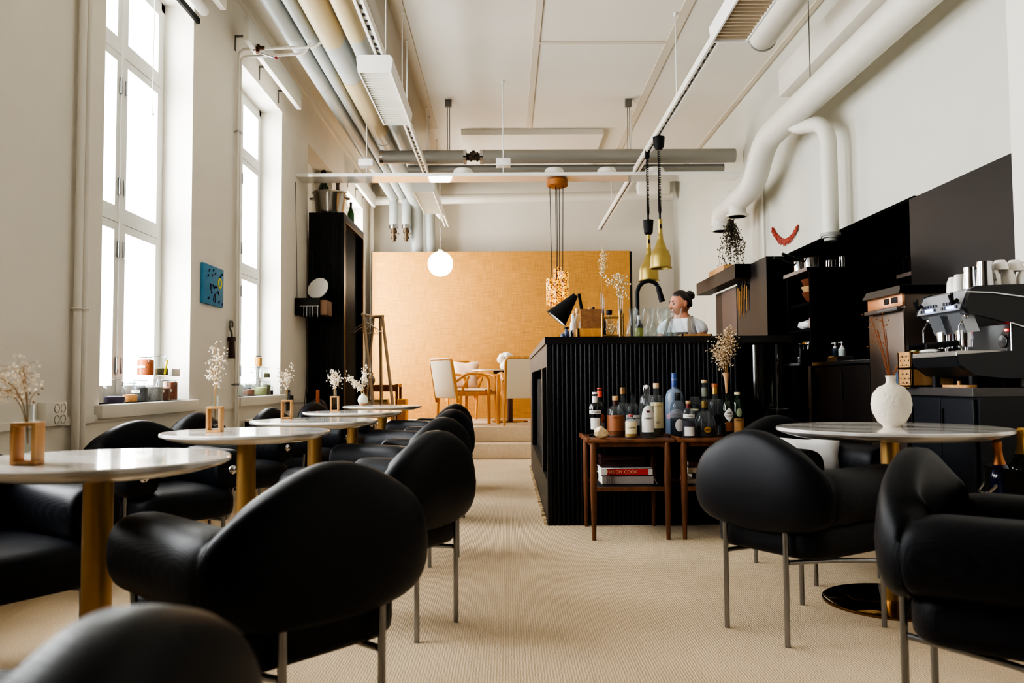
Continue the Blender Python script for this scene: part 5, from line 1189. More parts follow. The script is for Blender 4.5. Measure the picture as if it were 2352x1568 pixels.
t = thing('chilli_garland', 'string of red dried chillies hung on the right wall', 'garland', (2.644, 0, 0))
random.seed(5)
b, c = MB(), MB(); pts = [Vector((0, 8.05+(7.34-8.05)*u, 2.42+(2.30-2.42)*u-.16*4*u*(1-u)*.8)) for u in [k/24 for k in range(25)]]
c.tube(pts, .003, 5)
for k in range(24):
    for j in range(4):
        p = pts[k].lerp(pts[k+1], random.random()); L_ = random.uniform(.025, .06)
        b.tube([p+Vector((random.uniform(-.012, .0), 0, .012)), p+Vector((-.012, random.uniform(-.012, .012), -L_*.5)), p+Vector((-.01, random.uniform(-.018, .018), -L_))], [.008, .007, .001], 6)
c.build('string', STEM, t); b.build('chillies', mat('chilli_red', (150, 46, 28), .45), t, recalc=False)

# ------------------------------------------------------------------ coffee machine
ZE = .866
t = thing('espresso_machine', 'large silver and black espresso machine on the right counter', 'coffee machine', (2.05, 3.64, ZE))
SIL = mat('silver_panel', (158, 162, 168), .34, .75); BKS = mat('black_side_panel', (20, 21, 25), .4)
W_ = .44
side = [(.03, .445), (.06, .458), (.5, .47), (.5, .05), (.20, .04), (.04, .055), (-.02, .10), (-.03, .15), (.20, .165), (.215, .285), (.02, .335), (.0, .36)]
for y0 in (0, W_-.03):
    b = MB(); b.prism(side, y0, y0+.03, 'y'); b.build('side_panel', BKS, t, smooth=False)
b = MB(); b.prism([(.03, .44), (.06, .452), (.49, .462), (.49, .29), (.20, .29), (.02, .335), (.0, .36)], .03, W_-.03, 'y'); b.build('upper_body', SIL, t, smooth=False)
b = MB(); b.box(.22, .49, .03, W_-.03, .06, .29); b.build('back_panel', mat('splash_steel', (120, 122, 126), .3, .8), t, smooth=False)
b = MB(); b.prism([(-.03, .14), (-.02, .095), (.05, .05), (.22, .05), (.22, .14)], .03, W_-.03, 'y'); b.build('base', BKS, t, smooth=False)
b = MB(); b.box(-.035, .22, .02, W_-.02, .142, .165, bev=.004)
for k in range(10): b.box(-.02, .2, .04+k*.037, .052+k*.037, .163, .168)
b.build('drip_tray', mat('tray_steel', (176, 172, 166), .3, .7), t, smooth=False)
b = MB(); b.tube([(.0, -.004, .43), (.12, -.006, .425), (.3, -.006, .40), (.5, -.004, .36)], .004, 8); b.tube([(.2, -.004, .29), (.32, -.006, .25), (.5, -.004, .19)], .004, 8); b.tube([(.2, -.004, .29), (.2, -.004, .165)], .003, 8); b.build('chrome_trim', CHROME, t)
# slanted key panel with lit buttons
b = MB(); b.prism([(-.012, .352), (.028, .44), (.032, .438), (-.006, .35)], .03, W_-.03, 'y'); kp = b.build('key_panel', mat('key_panel_silver', (176, 182, 192), .3, .5), t, smooth=False)
LITK = mat('lit_key', (190, 205, 255), .3, emit=(170, 190, 255), es=2.5); DARKK = mat('dark_key', (70, 74, 84), .4)
for grp in (.05, .24):
    for k in range(6):
        for r_ in range(2):
            b = MB(); y0 = grp+k*.024; x0, z0 = -.008+.008*r_, .362+.02*r_; b.box(x0-.006, x0, y0, y0+.014, z0, z0+.013); b.build('key', LITK if (k in (1, 2, 3) and r_ == 0) else DARKK, kp, smooth=False)
for y in (.10, .27):
    b = MB(); b.prism([(.0, .34), (.06, .34), (.09, .255), (.03, .25)], y-.055, y+.055, 'y'); b.build('group_cover', SIL, t, smooth=False)
    b = MB(); b.cyl((.05, y, .22), (.05, y, .262), .038, seg=28); g_ = b.build('group_head', CHROME, t)
    b = MB(); b.cyl((.05, y, .185), (.05, y, .222), .034, seg=28); b.cyl((.05, y-.01, .165), (.05, y-.01, .19), .008); b.build('portafilter', CHROME, g_)
    b = MB(); b.tube([(.02, y, .205), (-.05, y, .198), (-.13, y, .19)], [.011, .015, .013], 12); b.build('portafilter_handle', BLACKM, g_)
for y in (.05, .37):
    b = MB(); b.tube([(-.005, y, .40), (-.03, y, .38), (-.045, y-.01, .42)], .009, 8); b.tube([(-.03, y, .385), (-.02, y+.02, .43)], .008, 8); b.build('steam_lever', BLACKM, t)
    b = MB(); b.tube([(.03, y, .33), (.0, y, .28), (.0, y, .20), (.01, y, .17)], .005, 8); b.ball((.03, y, .325), .014); b.build('steam_wand', CHROME, t)
b = MB(); b.ball((.215, .06, .26), .006); b.build('red_pilot_light', mat('red_led', (255, 40, 30), .3, emit=(255, 30, 20), es=6), t)
b = MB(); b.lathe([(0, 0), (.028, 0), (.03, .004), (.028, .006), (0, .006)], seg=24, M=Matrix.Translation((.215, .08, .21)) @ Matrix.Rotation(-PI/2, 4, 'Y')); b.build('pressure_gauge', CHROME, t)
for x in (.06, .4):
    for y in (.06, .38): b = MB(); b.cyl((x, y, 0), (x, y, .055), .018); b.build('foot', BLACKM, t)
# cups, pitchers on top
def cup(x, y, z, r, h, label, m_=None, up=False, g='white cups on the coffee machine'):
    t = thing('coffee_cup', label, 'cup', (x, y, z), random.random()*6, group=g)
    P = [(0, 0), (r*.6, 0), (r*.9, h*.35), (r, h), (r*.93, h), (r*.82, h*.35), (r*.5, .006), (0, .006)]
    if not up: P = [(a, h-c) for a, c in P]
    b = MB(); b.lathe(P, seg=28); b.build('body', m_ or mat('cup_china', (232, 228, 222), .2, coat=.3), t)
    b = MB(); b.tube([(r*.9, 0, h*.75), (r*1.35, 0, h*.7), (r*1.35, 0, h*.4), (r*.9, 0, h*.3)], .0045, 6); b.build('handle', mat('cup_china', (232, 228, 222)), t)
ZM = ZE+.455
random.seed(15)
cup(2.16, 3.93, ZM, .032, .075, 'white upturned cup at the far end of the machine top, left of a pair'); cup(2.15, 3.86, ZM, .032, .08, 'white upturned cup at the machine front edge, right of a pair')
for k, (x, y, zz, r, h) in enumerate(((2.22, 3.70, 0, .03, .07), (2.29, 3.71, 0, .035, .07), (2.36, 3.7, 0, .035, .065), (2.25, 3.70, .07, .035, .045), (2.33, 3.72, .068, .038, .05), (2.4, 3.74, .0, .036, .08))):
    cup(x, y, ZM+.008+zz, r, h, 'white cup in the heap at the right end of the machine top, ' + ['front left', 'front middle', 'front right', 'upper left', 'upper right', 'back'][k])
def pitcher(x, y, r, h, label):
    t = thing('milk_pitcher', label, 'pitcher', (x, y, ZM), group='steel milk pitchers')
    b = MB(); b.lathe([(0, 0), (r, 0), (r*1.02, .01), (r*.86, h*.75), (r*.9, h), (r*.86, h), (r*.8, h*.75), (r*.95, .01), (0, .006)], seg=32); b.build('pitcher_body', CHROME, t)
    b = MB(); b.tube([(0, r*.85, h*.85), (0, r*1.6, h*.8), (0, r*1.6, h*.3), (0, r*.95, h*.25)], .004, 6); b.build('handle', CHROME, t)
pitcher(2.15, 3.76, .036, .10, 'left steel milk pitcher on the coffee machine'); pitcher(2.17, 3.685, .036, .115, 'taller steel milk pitcher in the middle of the machine top'); pitcher(2.23, 3.80, .034, .12, 'pale steel pitcher behind the tall one')
t = thing('coffee_grinder', 'dark brown domed grinder behind the coffee machine', 'grinder', (2.42, 4.17, ZE))
b = MB(); b.lathe([(0, 0), (.07, 0), (.07, .40), (.085, .42), (.085, .47), (.075, .5), (.07, .53), (.03, .59), (.02, .61), (0, .615)], seg=36); b.build('grinder_body', mat('grinder_brown', (48, 34, 32), .35), t)
b = MB(); b.lathe([(.086, .425), (.088, .44), (.086, .455)], seg=36); b.build('ring', BLACKG, t)
# wooden crates, jar, cloth, board
def crate(z, dy, label):
    t = thing('small_wooden_crate', label, 'crate', (2.02, 4.085+dy, z), group='stacked small crates by the coffee machine')
    b = MB(); b.box(0, .22, .0, .012, 0, .088); b.box(0, .22, .128, .14, 0, .088); b.box(0, .012, 0, .14, 0, .088, bev=.001); b.box(.208, .22, 0, .14, 0, .088); b.box(0, .22, 0, .14, 0, .01); b.build('crate_body', OAK, t, smooth=False)
    for k in range(3):
        b = MB()
        for j in range(5): b.box(-.0012, 0, .02+.021*j, .032+.021*j-.004*(k == 1), .018+.022*k, .020+.022*k+.006*((j+k) % 2)); 
        b.build('stamp_marks', INK, t, smooth=False)
crate(ZE, .0, 'lower of two small wooden crates beside the coffee machine'); crate(ZE+.09, .0, 'upper of two small wooden crates, holding green jars')
for k, (x, y) in enumerate(((2.085, 4.15), (2.17, 4.16))):
    t = thing('green_jar', 'green gold jar in the upper crate, %s' % ['front', 'back'][k], 'jar', (x, y, ZE+.101), group='jars in the upper crate')
    b = MB(); b.lathe([(0, 0), (.035, 0), (.037, .01), (.037, .07), (.03, .085), (.03, .095), (0, .095)], seg=24); b.build('jar_body', mat('green_gold', (96, 92, 40), .25, .3), t)
    b = MB(); b.cyl((0, 0, .095), (0, 0, .11), .032); b.build('lid', FOILG, t)
b = MB(); tt = bmesh.new(); bmesh.ops.create_icosphere(tt, subdivisions=3, radius=1)
for v in tt.verts: k = 1+.2*math.sin(6*v.co.x+4*v.co.y); v.co = Vector((v.co.x*.035, v.co.y*.07*k, .008+v.co.z*.009*k))
b._tmp(tt); tag(b.build('cleaning_cloth', CLOTHW, loc=(2.06, 3.98, ZE+.168)), 'white cleaning cloth on the drip tray', 'cloth')
t = thing('wooden_paddle', 'small pale wooden paddle on the counter under the machine', 'board', (2.09, 3.78, ZE+.0005))
b = MB(); b.prism([(x, y) for x, y in rrect(.03, .11, .025)], 0, .012, 'z'); b.build('blade', OAK, t, smooth=False)
b = MB(); b.cyl((0, .0, .012), (0, 0, .03), .008); b.build('knob', OAK, t)
# champagne cooler at the right edge
t = thing('black_cooler', 'black champagne cooler on the floor at the right edge', 'cooler', (2.02, 3.18, 0))
b = MB(); b.lathe([(0, 0), (.12, 0), (.125, .02), (.15, .55), (.158, .56), (.15, .565), (.14, .55), (.115, .03), (0, .03)], seg=40); b.build('pail', BLACKM, t)
b = MB(); b.tube([(-.15, -.04, .5), (-.18, -.03, .47), (-.18, .03, .47), (-.15, .04, .5)], .006, 6); b.build('handle', CHROME, t)
champagne((1.915, 3.16, .37), .30, 'champagne bottle with gold and blue neck leaning left in the black cooler', FOILO, (0, R(-6)), 'champagne in the black cooler', mat('blue_glass', (26, 34, 70), .12, coat=.5))
champagne((2.03, 3.24, .38), .33, 'champagne bottle with tan foil upright in the black cooler', FOILG, (0, 0), 'champagne in the black cooler')
# ------------------------------------------------------------------ back platform: burlap panel, chairs, table
ZP = .36
t = thing('burlap_panel', 'huge ochre burlap covered wall panel behind the platform', 'wall panel', (0, 12.3, ZP))
b = MB(); b.box(-2.03, 1.86, 0, .05, 0, 2.52, bev=.004); b.build('burlap_face', BURLAP, t, smooth=False)
for xa, xb in ((-2.045, -2.03), (1.86, 1.895)): b = MB(); b.box(xa, xb, .0, .06, 0, 2.51); b.build('dark_edging', BLACKM, t, smooth=False)
b = MB(); b.box(-2.03, 1.86, -.012, 0, 0, .09); b.build('bottom_rail', BURLAP, t, smooth=False)
struct(MB().box(-1.6, XR, 12.2, 12.29, .36, .43).build('baseboard_back', BURLAP, smooth=False)) if False else None
# coat rack
t = thing('coat_rack', 'pale wooden A-frame coat rack before the burlap panel', 'coat rack', (-1.52, 9.0, 0))
H_ = 1.66
def leg(b, p, q): b.tube([p, q], [.017, .019], 4)
for p, q in (((-.065, 0, H_), (.13, -.05, 0)), ((-.01, .35, H_), (-.16, .42, 0)), ((.10, .30, H_), (.31, .22, 0)), ((.07, .34, H_), (.05, .62, 0))):
    b = MB(); leg(b, p, q); b.build('leg', PALEW, t, smooth=False)
b = MB(); leg(b, (-.075, -.01, H_), (-.005, .36, H_)); leg(b, (-.02, .35, H_), (.115, .31, H_)); b.build('rail', PALEW, t, smooth=False)
for k in range(7):
    th = thing('wire_hanger', 'wire coat hanger on the rack, %s from the window side' % ['first', 'second', 'third', 'fourth', 'fifth', 'sixth', 'seventh'][k], 'hanger', (-1.52-.055+.007*k, 9.06+.04*k, H_-.03), R(-5+16*k), group='wire hangers on the coat rack')
    b = MB(); b.tube([(0, .0, .03), (.015, 0, .045), (.02, 0, .02), (0, 0, 0), (0, 0, -.05), (.2, 0, -.17), (-.2, 0, -.17), (0, 0, -.05)], .003, 5); b.build('wire', CHROME, th)
# small table, stool, vase at the left of the platform
t = thing('small_teak_table', 'small teak table with shelf on the left of the platform', 'table', (-1.7, 11.0, ZP))
b = MB(); b.box(-.26, .26, -.2, .2, .49, .52, bev=.004); b.build('table_top', TEAK, t)
for x in (-.24, .24):
    for y in (-.18, .18): b = MB(); b.box(x-.017, x+.017, y-.017, y+.017, 0, .53); b.build('leg', TEAK, t, smooth=False)
b = MB(); b.box(-.23, .23, -.17, .17, .22, .235); b.box(-.24, .24, -.19, -.17, .43, .49); b.build('shelf', TEAK, t, smooth=False)
for k in range(4): book(-1.72, 10.98, ZP+.236+.022*k, .3-.02*k, .22, .02, [mat('yellow_book', (206, 186, 110), .7), WBK, BEI, mat('olive_book', (130, 120, 70), .7)][k], 'slim book on the small teak table shelf, %s' % ['lowest', 'second up', 'third up', 'topmost'][k], g='slim books on the platform')
t = thing('yellow_stool', 'mustard upholstered low stool before the small teak table', 'stool', (-1.62, 10.55, ZP))
b = MB(); b.loft([[(x, y, z) for x, y in rrect(.2-i, .17-i, .06, 5)] for z, i in ((.12, .02), (.13, 0), (.2, 0), (.225, .02), (.235, .06))]); b.build('seat', mat('mustard_cloth', (206, 162, 46), .9), t)
for x in (-.15, .15):
    for y in (-.12, .12): b = MB(); b.cyl((x, y, 0), (x, y, .13), .015); b.build('leg', BIRCH, t)
tag(MB().box(-1.44, -1.33, 10.7, 11.0, ZP, ZP+.33, bev=.01).build('mustard_box', mat('mustard_box', (196, 140, 30), .7)), 'tall mustard coloured box at the right of the small teak table', 'box')
t = thing('dark_vase', 'small dark grey pottery vase on the small teak table', 'vase', (-1.83, 10.95, ZP+.52))
b = MB(); b.lathe([(0, 0), (.04, 0), (.062, .04), (.064, .075), (.045, .115), (.032, .13), (.042, .16), (.034, .16), (.026, .13), (0, .1)], seg=32); b.build('vase_body', mat('dark_pottery', (92, 86, 90), .45), t)
flowers('dried_sprig', -1.83, 10.95, ZP+.66, 'thin pale sprig in the dark pottery vase', [(-.05, 0, .12), (-.03, 0, .16)], 51, .006, grp='dried flowers in small vases', spread=.012, cloud=10)
# unclear dark and wooden thing, shaped like bellows, + dark stand near the wall, low
t = thing('bellows_like_item', 'dark bellows like bag with orange brown wooden handle by the ribbed cabinet', 'item', (-1.93, 8.35, .62), R(10))
b = MB(); b.ball((0, 0, .0), (.10, .05, .13), 20, 14); b.build('item_body', mat('dark_leather', (44, 30, 28), .45), t)
b = MB(); b.box(-.015, .02, -.07, -.045, .02, .22, bev=.006); b.build('wooden_handle', mat('orange_wood', (170, 92, 48)), t)
b = MB(); b.tube([(.02, -.06, .02), (.06, -.06, -.03), (.08, -.06, -.1)], .008, 8); b.build('nozzle', CHROME, t)
t = thing('plinth_box', 'low dark chest against the window wall by the cabinet', 'chest', (-1.95, 8.37, 0))
b = MB(); b.box(-.18, .2, -.26, .3, 0, .46, bev=.008); b.build('chest_body', mat('dark_chest', (40, 30, 28), .5), t)
b = MB(); b.box(-.19, .21, -.27, .31, .46, .485, bev=.004); b.build('lid', mat('dark_chest', (40, 30, 28)), t)
t = thing('wall_tool', 'small dark iron fitting on the wall left of the cabinet', 'fitting', (XL, 8.0, .74))
b = MB(); b.box(0, .03, -.02, .02, -.1, .1, bev=.005); b.box(0, .09, -.12, -.09, -.03, .05, bev=.005); b.box(0, .05, -.12, 0, .0, .02); b.build('iron_body', BLACKM, t)

# bentwood armchairs
def armchair(label, first=[], loc=(0, 0, 0), rz=0, cloth='LINEN'):
    if first: return dup(first[0], loc, rz, label)
    t = thing('bentwood_armchair', label, 'chair', loc, rz, group='bentwood armchairs on the platform'); first.append(t)
    LIN = mat('linen_seat', (216, 198, 170), .9, bump=.3, bscale=150)
    # facing +y
    b = MB(); b.box(-.25, .25, -.25, .25, .37, .42, bev=.01); b.build('seat_frame', BIRCH, t)
    b = MB(); b.loft([[(x, y, z) for x, y in rrect(.235-i, .235-i, .05, 5)] for z, i in ((.42, .01), (.43, 0), (.445, .0), (.458, .03), (.46, .1))]); b.build('seat_pad', LIN, t)
    Mm = Matrix.Translation((0, -.26, .40)) @ Matrix.Rotation(R(10), 4, 'X')
    b = MB(); b.box(-.235, .235, -.018, .018, -.06, .44, bev=.014, seg=3, M=Mm); b.build('back_panel', LIN, t)
    b = MB(); b.tube([Mm @ Vector(p) for p in arc_fillet([(-.25, 0, -.12), (-.25, 0, .455), (.25, 0, .455), (.25, 0, -.12)], .07, 6)], .019, 8); b.build('back_frame', BIRCH, t)
    for s in (-1, 1):
        b = MB(); b.tube(arc_fillet([(s*.27, .24, 0), (s*.27, .235, .64), (s*.27, -.12, .66), (s*.26, -.27, .56)], .12, 8), [.02]*0 or .02, 8, flat=1.3); b.build('arm_and_leg', BIRCH, t)
        b = MB(); b.tube(arc_fillet([(s*.255, -.22, 0), (s*.262, -.20, .42), (s*.268, -.08, .62)], .1, 5), .017, 8); b.build('leg', BIRCH, t)
    return t
armchair('left bentwood armchair on the platform with pale linen back', loc=(-.60, 10.85, ZP), rz=R(-52))
armchair('bentwood armchair behind the platform table holding a printed cushion', loc=(-.52, 11.75, ZP), rz=R(-140))
armchair('right bentwood armchair on the platform seen from behind, half hidden by the bar', loc=(.18, 10.45, ZP), rz=R(8))
t = thing('platform_table', 'dark topped table on the platform between the bentwood chairs', 'table', (.03, 11.25, ZP))
b = MB(); b.lathe([(0, .70), (.52, .70), (.52, .715), (0, .715)], seg=64); b.build('table_top', mat('pale_table_top', (206, 190, 170), .3), t, ang=30)
b = MB(); b.box(-.22, .22, -.22, .22, .66, .70); b.build('underframe', mat('dark_underframe', (54, 34, 22), .5), t, smooth=False)
b = MB(); b.cyl((0, 0, .02), (0, 0, .66), .04); b.build('column', mat('dark_wood_post', (92, 58, 30), .5), t)
b = MB(); b.lathe([(0, .02), (.24, .016), (.25, 0), (0, 0)], seg=48); b.build('base_plate', BRASSP, t)
t = thing('white_ornament', 'cloud like white ornament on the platform table', 'ornament', (-.02, 11.0, ZP+.716))
b = MB(); random.seed(6)
b.lathe([(0, 0), (.06, 0), (.085, .04), (.07, .08), (0, .1)], seg=24)
for k in range(16): b.ball((random.uniform(-.07, .09), random.uniform(-.05, .05), random.uniform(.07, .2)), random.uniform(.03, .055), 12, 8)
b.build('ornament_body', mat('ornament_white', (246, 242, 230), .7), t)
t = thing('printed_cushion', 'beige printed cushion in the bentwood armchair behind the table', 'cushion', (-.60, 11.74, ZP+.462), R(-10))
b = MB(); cushion(b, .38, .40, .12, Matrix.Translation((0, 0, .19)) @ Matrix.Rotation(R(-14), 4, 'X')); b.build('cushion_cover', mat('beige_cushion', (200, 170, 148), .9), t, ang=80)
lettering('YO KAI', .05, INK, t, (.04, -.05, .13), (R(76), 0, 0))
b = MB(); b.tube([(.04+.028*math.cos(a), -.062, .21+.022*math.sin(a)) for a in [k*PI/8 for k in range(16)]], .0025, 5, closed=True); b.build('printed_emblem', INK, t)
# ------------------------------------------------------------------ woman behind the bar
def eval_mesh(o):
    dg = bpy.context.evaluated_depsgraph_get(); dg.update()
    me = bpy.data.meshes.new_from_object(o.evaluated_get(dg)); old = o.data
    bpy.data.objects.remove(o); bpy.data.meshes.remove(old)
    return me
def skin_mesh(V, E_, rad, lev=2):
    me = bpy.data.meshes.new('s'); me.from_pydata(V, E_, []); o = bpy.data.objects.new('s', me); COL.objects.link(o)
    o.modifiers.new('k', 'SKIN')
    if not me.skin_vertices: 
        me.attributes.new('skin_vertices', 'FLOAT2', 'POINT') if False else None
    for i, r in enumerate(rad):
        sv = me.skin_vertices[0].data[i]; sv.radius = r if isinstance(r, tuple) else (r, r); sv.use_root = (i == 0)
    s = o.modifiers.new('d', 'SUBSURF'); s.levels = lev; s.render_levels = lev
    return eval_mesh(o)
def remesh(me, vox, sm=2):
    o = bpy.data.objects.new('r', me); COL.objects.link(o)
    r = o.modifiers.new('r', 'REMESH'); r.mode = 'VOXEL'; r.voxel_size = vox
    s = o.modifiers.new('s', 'SMOOTH'); s.iterations = sm; s.factor = .5
    return eval_mesh(o)
def head_pt(n):
    nx, ny, nz = n
    x, y, z = nx*.072, ny*.092, nz*.112
    if nz < 0: k = -nz; x *= 1-.30*k**1.2; y = y*(1-.16*k) - .012*k
    if ny < 0: x *= 1+.04*ny
    f = max(0, -ny)**1.2
    g = lambda a, s: math.exp(-(a/s)**2)
    nose = g(x, .0125)*( .028*g(z+.028, .017)+.015*g(z+.005, .022))
    d = nose + .006*g(x, .022)*g(z+.062, .010) + .004*g(x, .018)*g(z+.050, .005)+.010*g(x, .022)*g(z+.094, .018) + .004*g(z-.032, .012)*g(abs(x)-.028, .02)
    d -= .009*g(abs(x)-.031, .014)*g(z-.010, .013)
    d -= .003*g(x, .02)*g(z+.056, .003)
    return Vector((x, y-d*f, z))
def head_mesh(b, M, fn=head_pt, seg=72, ring=56):
    t = bmesh.new(); bmesh.ops.create_uvsphere(t, u_segments=seg, v_segments=ring, radius=1)
    for v in t.verts: v.co = fn(v.co.normalized())
    b._tmp(t, M)
SKIN = mat('warm_skin', (190, 128, 98), .5, noise=.06, nscale=30)
person = thing('person', 'woman in white tee and brown apron behind the bar, hair in a bun, looking left', 'person', (1.318, 6.16, 0), R(-28)); person.scale = (1, 1, 1.025)
HM = Matrix.Translation((0, -.010, 1.452)) @ Matrix.Rotation(R(-50), 4, 'Z') @ Matrix.Rotation(R(8), 4, 'X') @ Matrix.Diagonal((.86, .86, .84, 1))
V = [(0, 0, .90), (0, 0, 1.02), (0, .01, 1.17), (0, .018, 1.29), (0, .012, 1.355), (0, -.002, 1.42)]
E_ = [(0, 1), (1, 2), (2, 3), (3, 4), (4, 5)]
rad = [(.145, .11), (.12, .10), (.132, .105), (.095, .075), (.048, .05), (.043, .047)]
for s in (-1, 1):
    i = len(V); V += [(s*.088, .015, 1.305), (s*.138, .01, 1.285), (s*.185, -.02, 1.05), (s*.17, -.24, .985)]
    E_ += [(3, i), (i, i+1), (i+1, i+2), (i+2, i+3)]; rad += [.056, .05, .038, .028]
for s in (-1, 1):
    i = len(V); V += [(s*.09, 0, .80), (s*.10, -.015, .47), (s*.10, .025, .09), (s*.11, -.06, .04), (s*.115, -.14, .03)]
    E_ += [(0, i), (i, i+1), (i+1, i+2), (i+2, i+3), (i+3, i+4)]; rad += [.095, .06, .042, .04, .03]
body = skin_mesh(V, E_, rad, 2)
b = MB(); b.bm.from_mesh(body); head_mesh(b, HM)
for s in (-1, 1):   # ears
    b.ball((0, 0, 0), (.008, .018, .029), 14, 10, M=HM @ Matrix.Translation((s*.071, .012, -.006)) @ Matrix.Rotation(s*R(-18), 4, 'Z'))
for s in (-1, 1):   # hands resting on the work counter
    w0 = Vector((s*.17, -.24, .985)); fw = Vector((-s*.15, -1, -.25)).normalized(); sd = fw.cross(Vector((0, 0, 1))).normalized()
    b.tube([w0, w0+fw*.04, w0+fw*.085], [.026, .036, .034], 12, flat=.5)
    for k, L_ in enumerate((.062, .075, .07, .055)):
        r0 = w0+fw*.078+sd*(.026-.0175*k); b.tube([r0, r0+fw*L_*.5, r0+fw*L_*.85+Vector((0, 0, -.012)), r0+fw*L_+Vector((0, 0, -.022))], [.0095, .009, .008, .006], 8)
    r0 = w0+fw*.03-sd*(-s*.026); b.tube([r0, r0+fw*.03+sd*(s*.018), r0+fw*.055+sd*(s*.02)+Vector((0, 0, -.01))], [.012, .010, .007], 8)
me = bpy.data.meshes.new('u'); b.bm.to_mesh(me); b.bm.free()
me = remesh(me, .0045, 3); me.shade_smooth(); me.materials.append(SKIN)
bo = bpy.data.objects.new('body', me); COL.objects.link(bo); bo.parent = person
# clothes
TEE = mat('white_tee', (232, 232, 236), .85, bump=.15, bscale=18)
V = [(0, 0, .92), (0, 0, 1.03), (0, .008, 1.17), (0, .018, 1.285), (0, .014, 1.325)]
E_ = [(0, 1), (1, 2), (2, 3), (3, 4)]; rad = [(.155, .122), (.135, .113), (.145, .118), (.105, .085), (.058, .058)]
for s in (-1, 1):
    i = len(V); V += [(s*.09, .015, 1.305), (s*.142, .01, 1.282), (s*.164, .0, 1.205)]; E_ += [(3, i), (i, i+1), (i+1, i+2)]; rad += [.063, .058, .057]
me = remesh(skin_mesh(V, E_, rad, 2), .006, 2); me.shade_smooth(); me.materials.append(TEE)
o = bpy.data.objects.new('tee_shirt', me); COL.objects.link(o); o.parent = person
TRO = mat('dark_trousers', (34, 34, 38), .8)
V = [(0, 0, .93), (0, 0, .88)]; E_ = [(0, 1)]; rad = [(.158, .12), (.162, .125)]
for s in (-1, 1):
    i = len(V); V += [(s*.09, 0, .78), (s*.10, -.015, .47), (s*.10, .025, .10)]; E_ += [(1, i), (i, i+1), (i+1, i+2)]; rad += [.108, .074, .06]
me = skin_mesh(V, E_, rad, 2); me.shade_smooth(); me.materials.append(TRO)
o = bpy.data.objects.new('trousers', me); COL.objects.link(o); o.parent = person
for s in (-1, 1):
    b = MB(); b.ball((s*.112, -.05, .042), (.05, .125, .042), 20, 12); b.build('shoe', BLACKM, person)
APR = mat('brown_apron', (70, 56, 48), .8); STR = mat('taupe_strap', (126, 114, 102), .85)
b = MB(); n = 12
rows = []
for z, hw, dy in ((.62, .20, -.155), (.8, .19, -.15), (1.0, .165, -.135), (1.12, .13, -.137), (1.235, .105, -.128)):
    rows.append([(hw*math.sin(-1+2*k/n)/math.sin(1), dy+.07*(1-math.cos(-1+2*k/n)), z) for k in range(n+1)])
b.loft(rows, caps=False, closed=False); ap = b.build('apron', APR, person)
so = ap.modifiers.new('thick', 'SOLIDIFY'); so.thickness = .006
for s in (-1, 1):
    b = MB(); pts = bez((s*.095, -.118, 1.20), (s*.088, -.120, 1.28), (s*.074, -.070, 1.355), (s*.070, .005, 1.352), 10)+bez((s*.070, .005, 1.352), (s*.066, .08, 1.345), (s*.05, .125, 1.25), (s*.0, .135, 1.12), 8)[1:]
    rings = [[p+Vector((-.014, 0, 0)), p+Vector((.014, 0, 0)), p+Vector((.014, .002, .006)), p+Vector((-.014, .002, .006))] for p in pts]
    b.loft(rings); b.build('apron_strap', STR, person)
# hair, bun, features
HAIR = mat('dark_brown_hair', (38, 24, 20), .4, noise=.4, nscale=40, stretch=(8, 1, 8), bump=.4, bscale=70)
def hair_pt(n):
    p = head_pt(n)*1.0; q = Vector((n[0]*.0785, n[1]*.099+.004, n[2]*.119))
    front = -n[1]
    line = .60-.10*abs(n[0]) if front > .35 else (.60-(.35-front)*1.3)
    if front < -.15: line = -.42
    k = max(0, min(1, (n[2]-line)/.10))
    ear = math.exp(-((n[1]-.1)/.22)**2)*max(0, min(1, (.25-n[2])/.2))*(abs(n[0]) > .6)
    k *= 1-ear
    return (p*.93).lerp(q, k)
b = MB(); head_mesh(b, HM, hair_pt, 72, 56); hr = b.build('hair', HAIR, person)
b = MB()
t_ = bmesh.new(); bmesh.ops.create_uvsphere(t_, u_segments=28, v_segments=18, radius=1)
for v in t_.verts:
    a = math.atan2(v.co.z, v.co.x); k = 1+.06*math.sin(5*a+9*v.co.y); v.co = Vector((v.co.x*.043*k, v.co.y*.036, v.co.z*.043*k))
b._tmp(t_, HM @ Matrix.Translation((0, .098, .062)) @ Matrix.Rotation(R(40), 4, 'X')); b.build('hair_bun', HAIR, hr)
EYEW = mat('eye_white', (190, 178, 168), .4); IRIS = mat('dark_iris', (40, 28, 22), .2); LIP = mat('rose_lips', (160, 84, 78), .45); BROW = mat('brow_brown', (64, 42, 34), .8); GOLD = mat('gold_earring', (214, 176, 90), .2, 1)
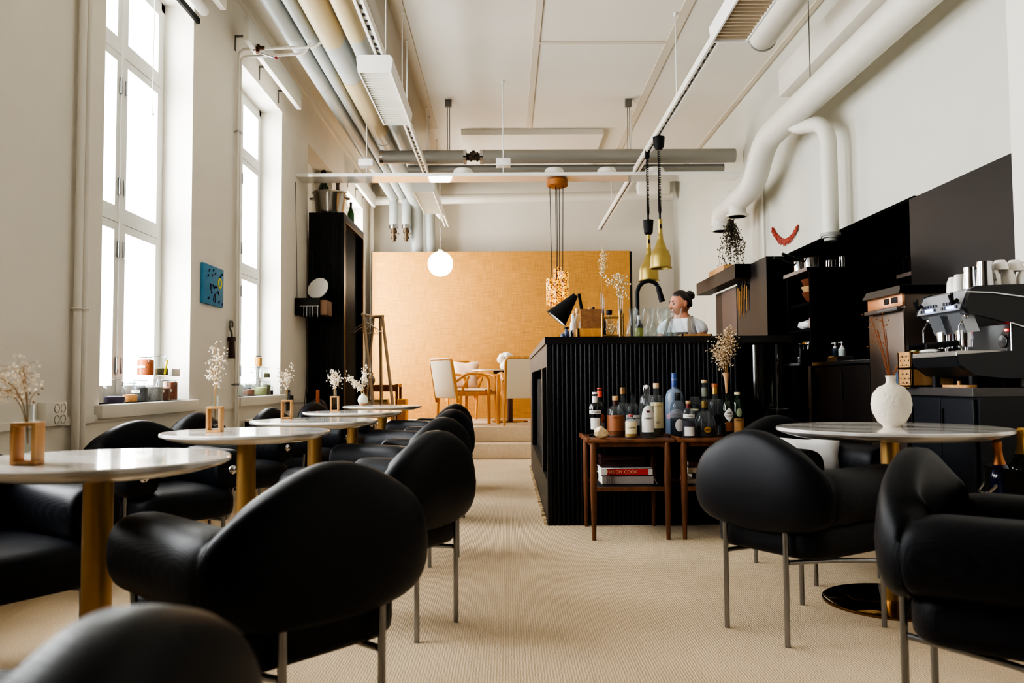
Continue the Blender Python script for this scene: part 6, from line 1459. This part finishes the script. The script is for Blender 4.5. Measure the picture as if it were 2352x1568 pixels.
for s in (-1, 1):
    p = Vector((s*.031, -.0735, .008))
    b = MB(); b.ball((0, 0, 0), .0115, 16, 12, M=HM @ Matrix.Translation(p)); e_ = b.build('eye', EYEW, person)
    b = MB(); b.ball((0, -.0085, -.0035), (.0068, .004, .0068), 12, 8, M=HM @ Matrix.Translation(p)); b.build('iris', IRIS, e_)
    b = MB(); b.tube([HM @ (p+Vector((s*dx, dy, dz))) for dx, dy, dz in ((-.014, -.008, .0), (-.007, -.0125, .0045), (.003, -.012, .0055), (.014, -.005, .001))], [.002, .005, .005, .002], 6); b.build('eyelid', mat('shaded_lid', (150, 98, 78), .5), e_)
    b = MB(); b.tube([HM @ (p+Vector((s*dx, dy, dz))) for dx, dy, dz in ((-.016, -.014, .019), (-.004, -.0155, .024), (.010, -.012, .024), (.020, -.003, .018))], [.002, .003, .0028, .0012], 6); b.build('eyebrow', BROW, person)
    b = MB(); b.tube([HM @ Vector((s*.078, .008+.002*k, -.034-.008*k)) for k in range(4)], [.0015, .003, .0045, .003], 8); b.build('earring', GOLD, person)
b = MB(); b.tube([HM @ Vector(p) for p in ((-.021, -.083, -.060), (-.008, -.0945, -.0575), (0, -.0955, -.0585), (.008, -.0945, -.0575), (.021, -.083, -.060))], [.001, .0038, .0036, .0038, .001], 8)
b.tube([HM @ Vector(p) for p in ((-.019, -.083, -.0625), (-.007, -.0935, -.0665), (.007, -.0935, -.0665), (.019, -.083, -.0625))], [.001, .0042, .0042, .001], 8); b.build('lips', LIP, person)
# ------------------------------------------------------------------ extra lamps of the room and the camera
def point(name, loc, e, col, r=.1):
    l = bpy.data.lights.new(name, 'POINT'); l.energy = e; l.color = col; l.shadow_soft_size = r
    o = bpy.data.objects.new(name, l); COL.objects.link(o); o.location = loc
point('globe_light', (-.905, 11.1, 2.26), 25, (1, .82, .6), .16)
cd = bpy.data.cameras.new('camera'); cam = bpy.data.objects.new('camera', cd); COL.objects.link(cam)
F_ = 1880.0
cd.sensor_width = 36; cd.sensor_fit = 'HORIZONTAL'; cd.lens = 36*F_/2352; cd.clip_start = .05; cd.clip_end = 200
cam.matrix_world = Matrix.Translation((0, 0, .905)) @ Matrix.Rotation(-11/F_, 4, 'Z') @ Matrix.Rotation(PI/2+93/F_, 4, 'X') @ Matrix.Rotation(-.0065, 4, 'Z')
cd.dof.use_dof = True; cd.dof.focus_distance = 5.2; cd.dof.aperture_fstop = 4.0
SC.camera = cam
SC.view_settings.view_transform = 'AgX'; SC.view_settings.look = 'AgX - High Contrast'; SC.view_settings.exposure = 0.6
cy = SC.cycles; cy.max_bounces = 10; cy.diffuse_bounces = 5; cy.glossy_bounces = 4; cy.transparent_max_bounces = 96; cy.transmission_bounces = 6
cy.sample_clamp_indirect = 6; cy.use_denoising = True; cy.caustics_reflective = False; cy.caustics_refractive = False
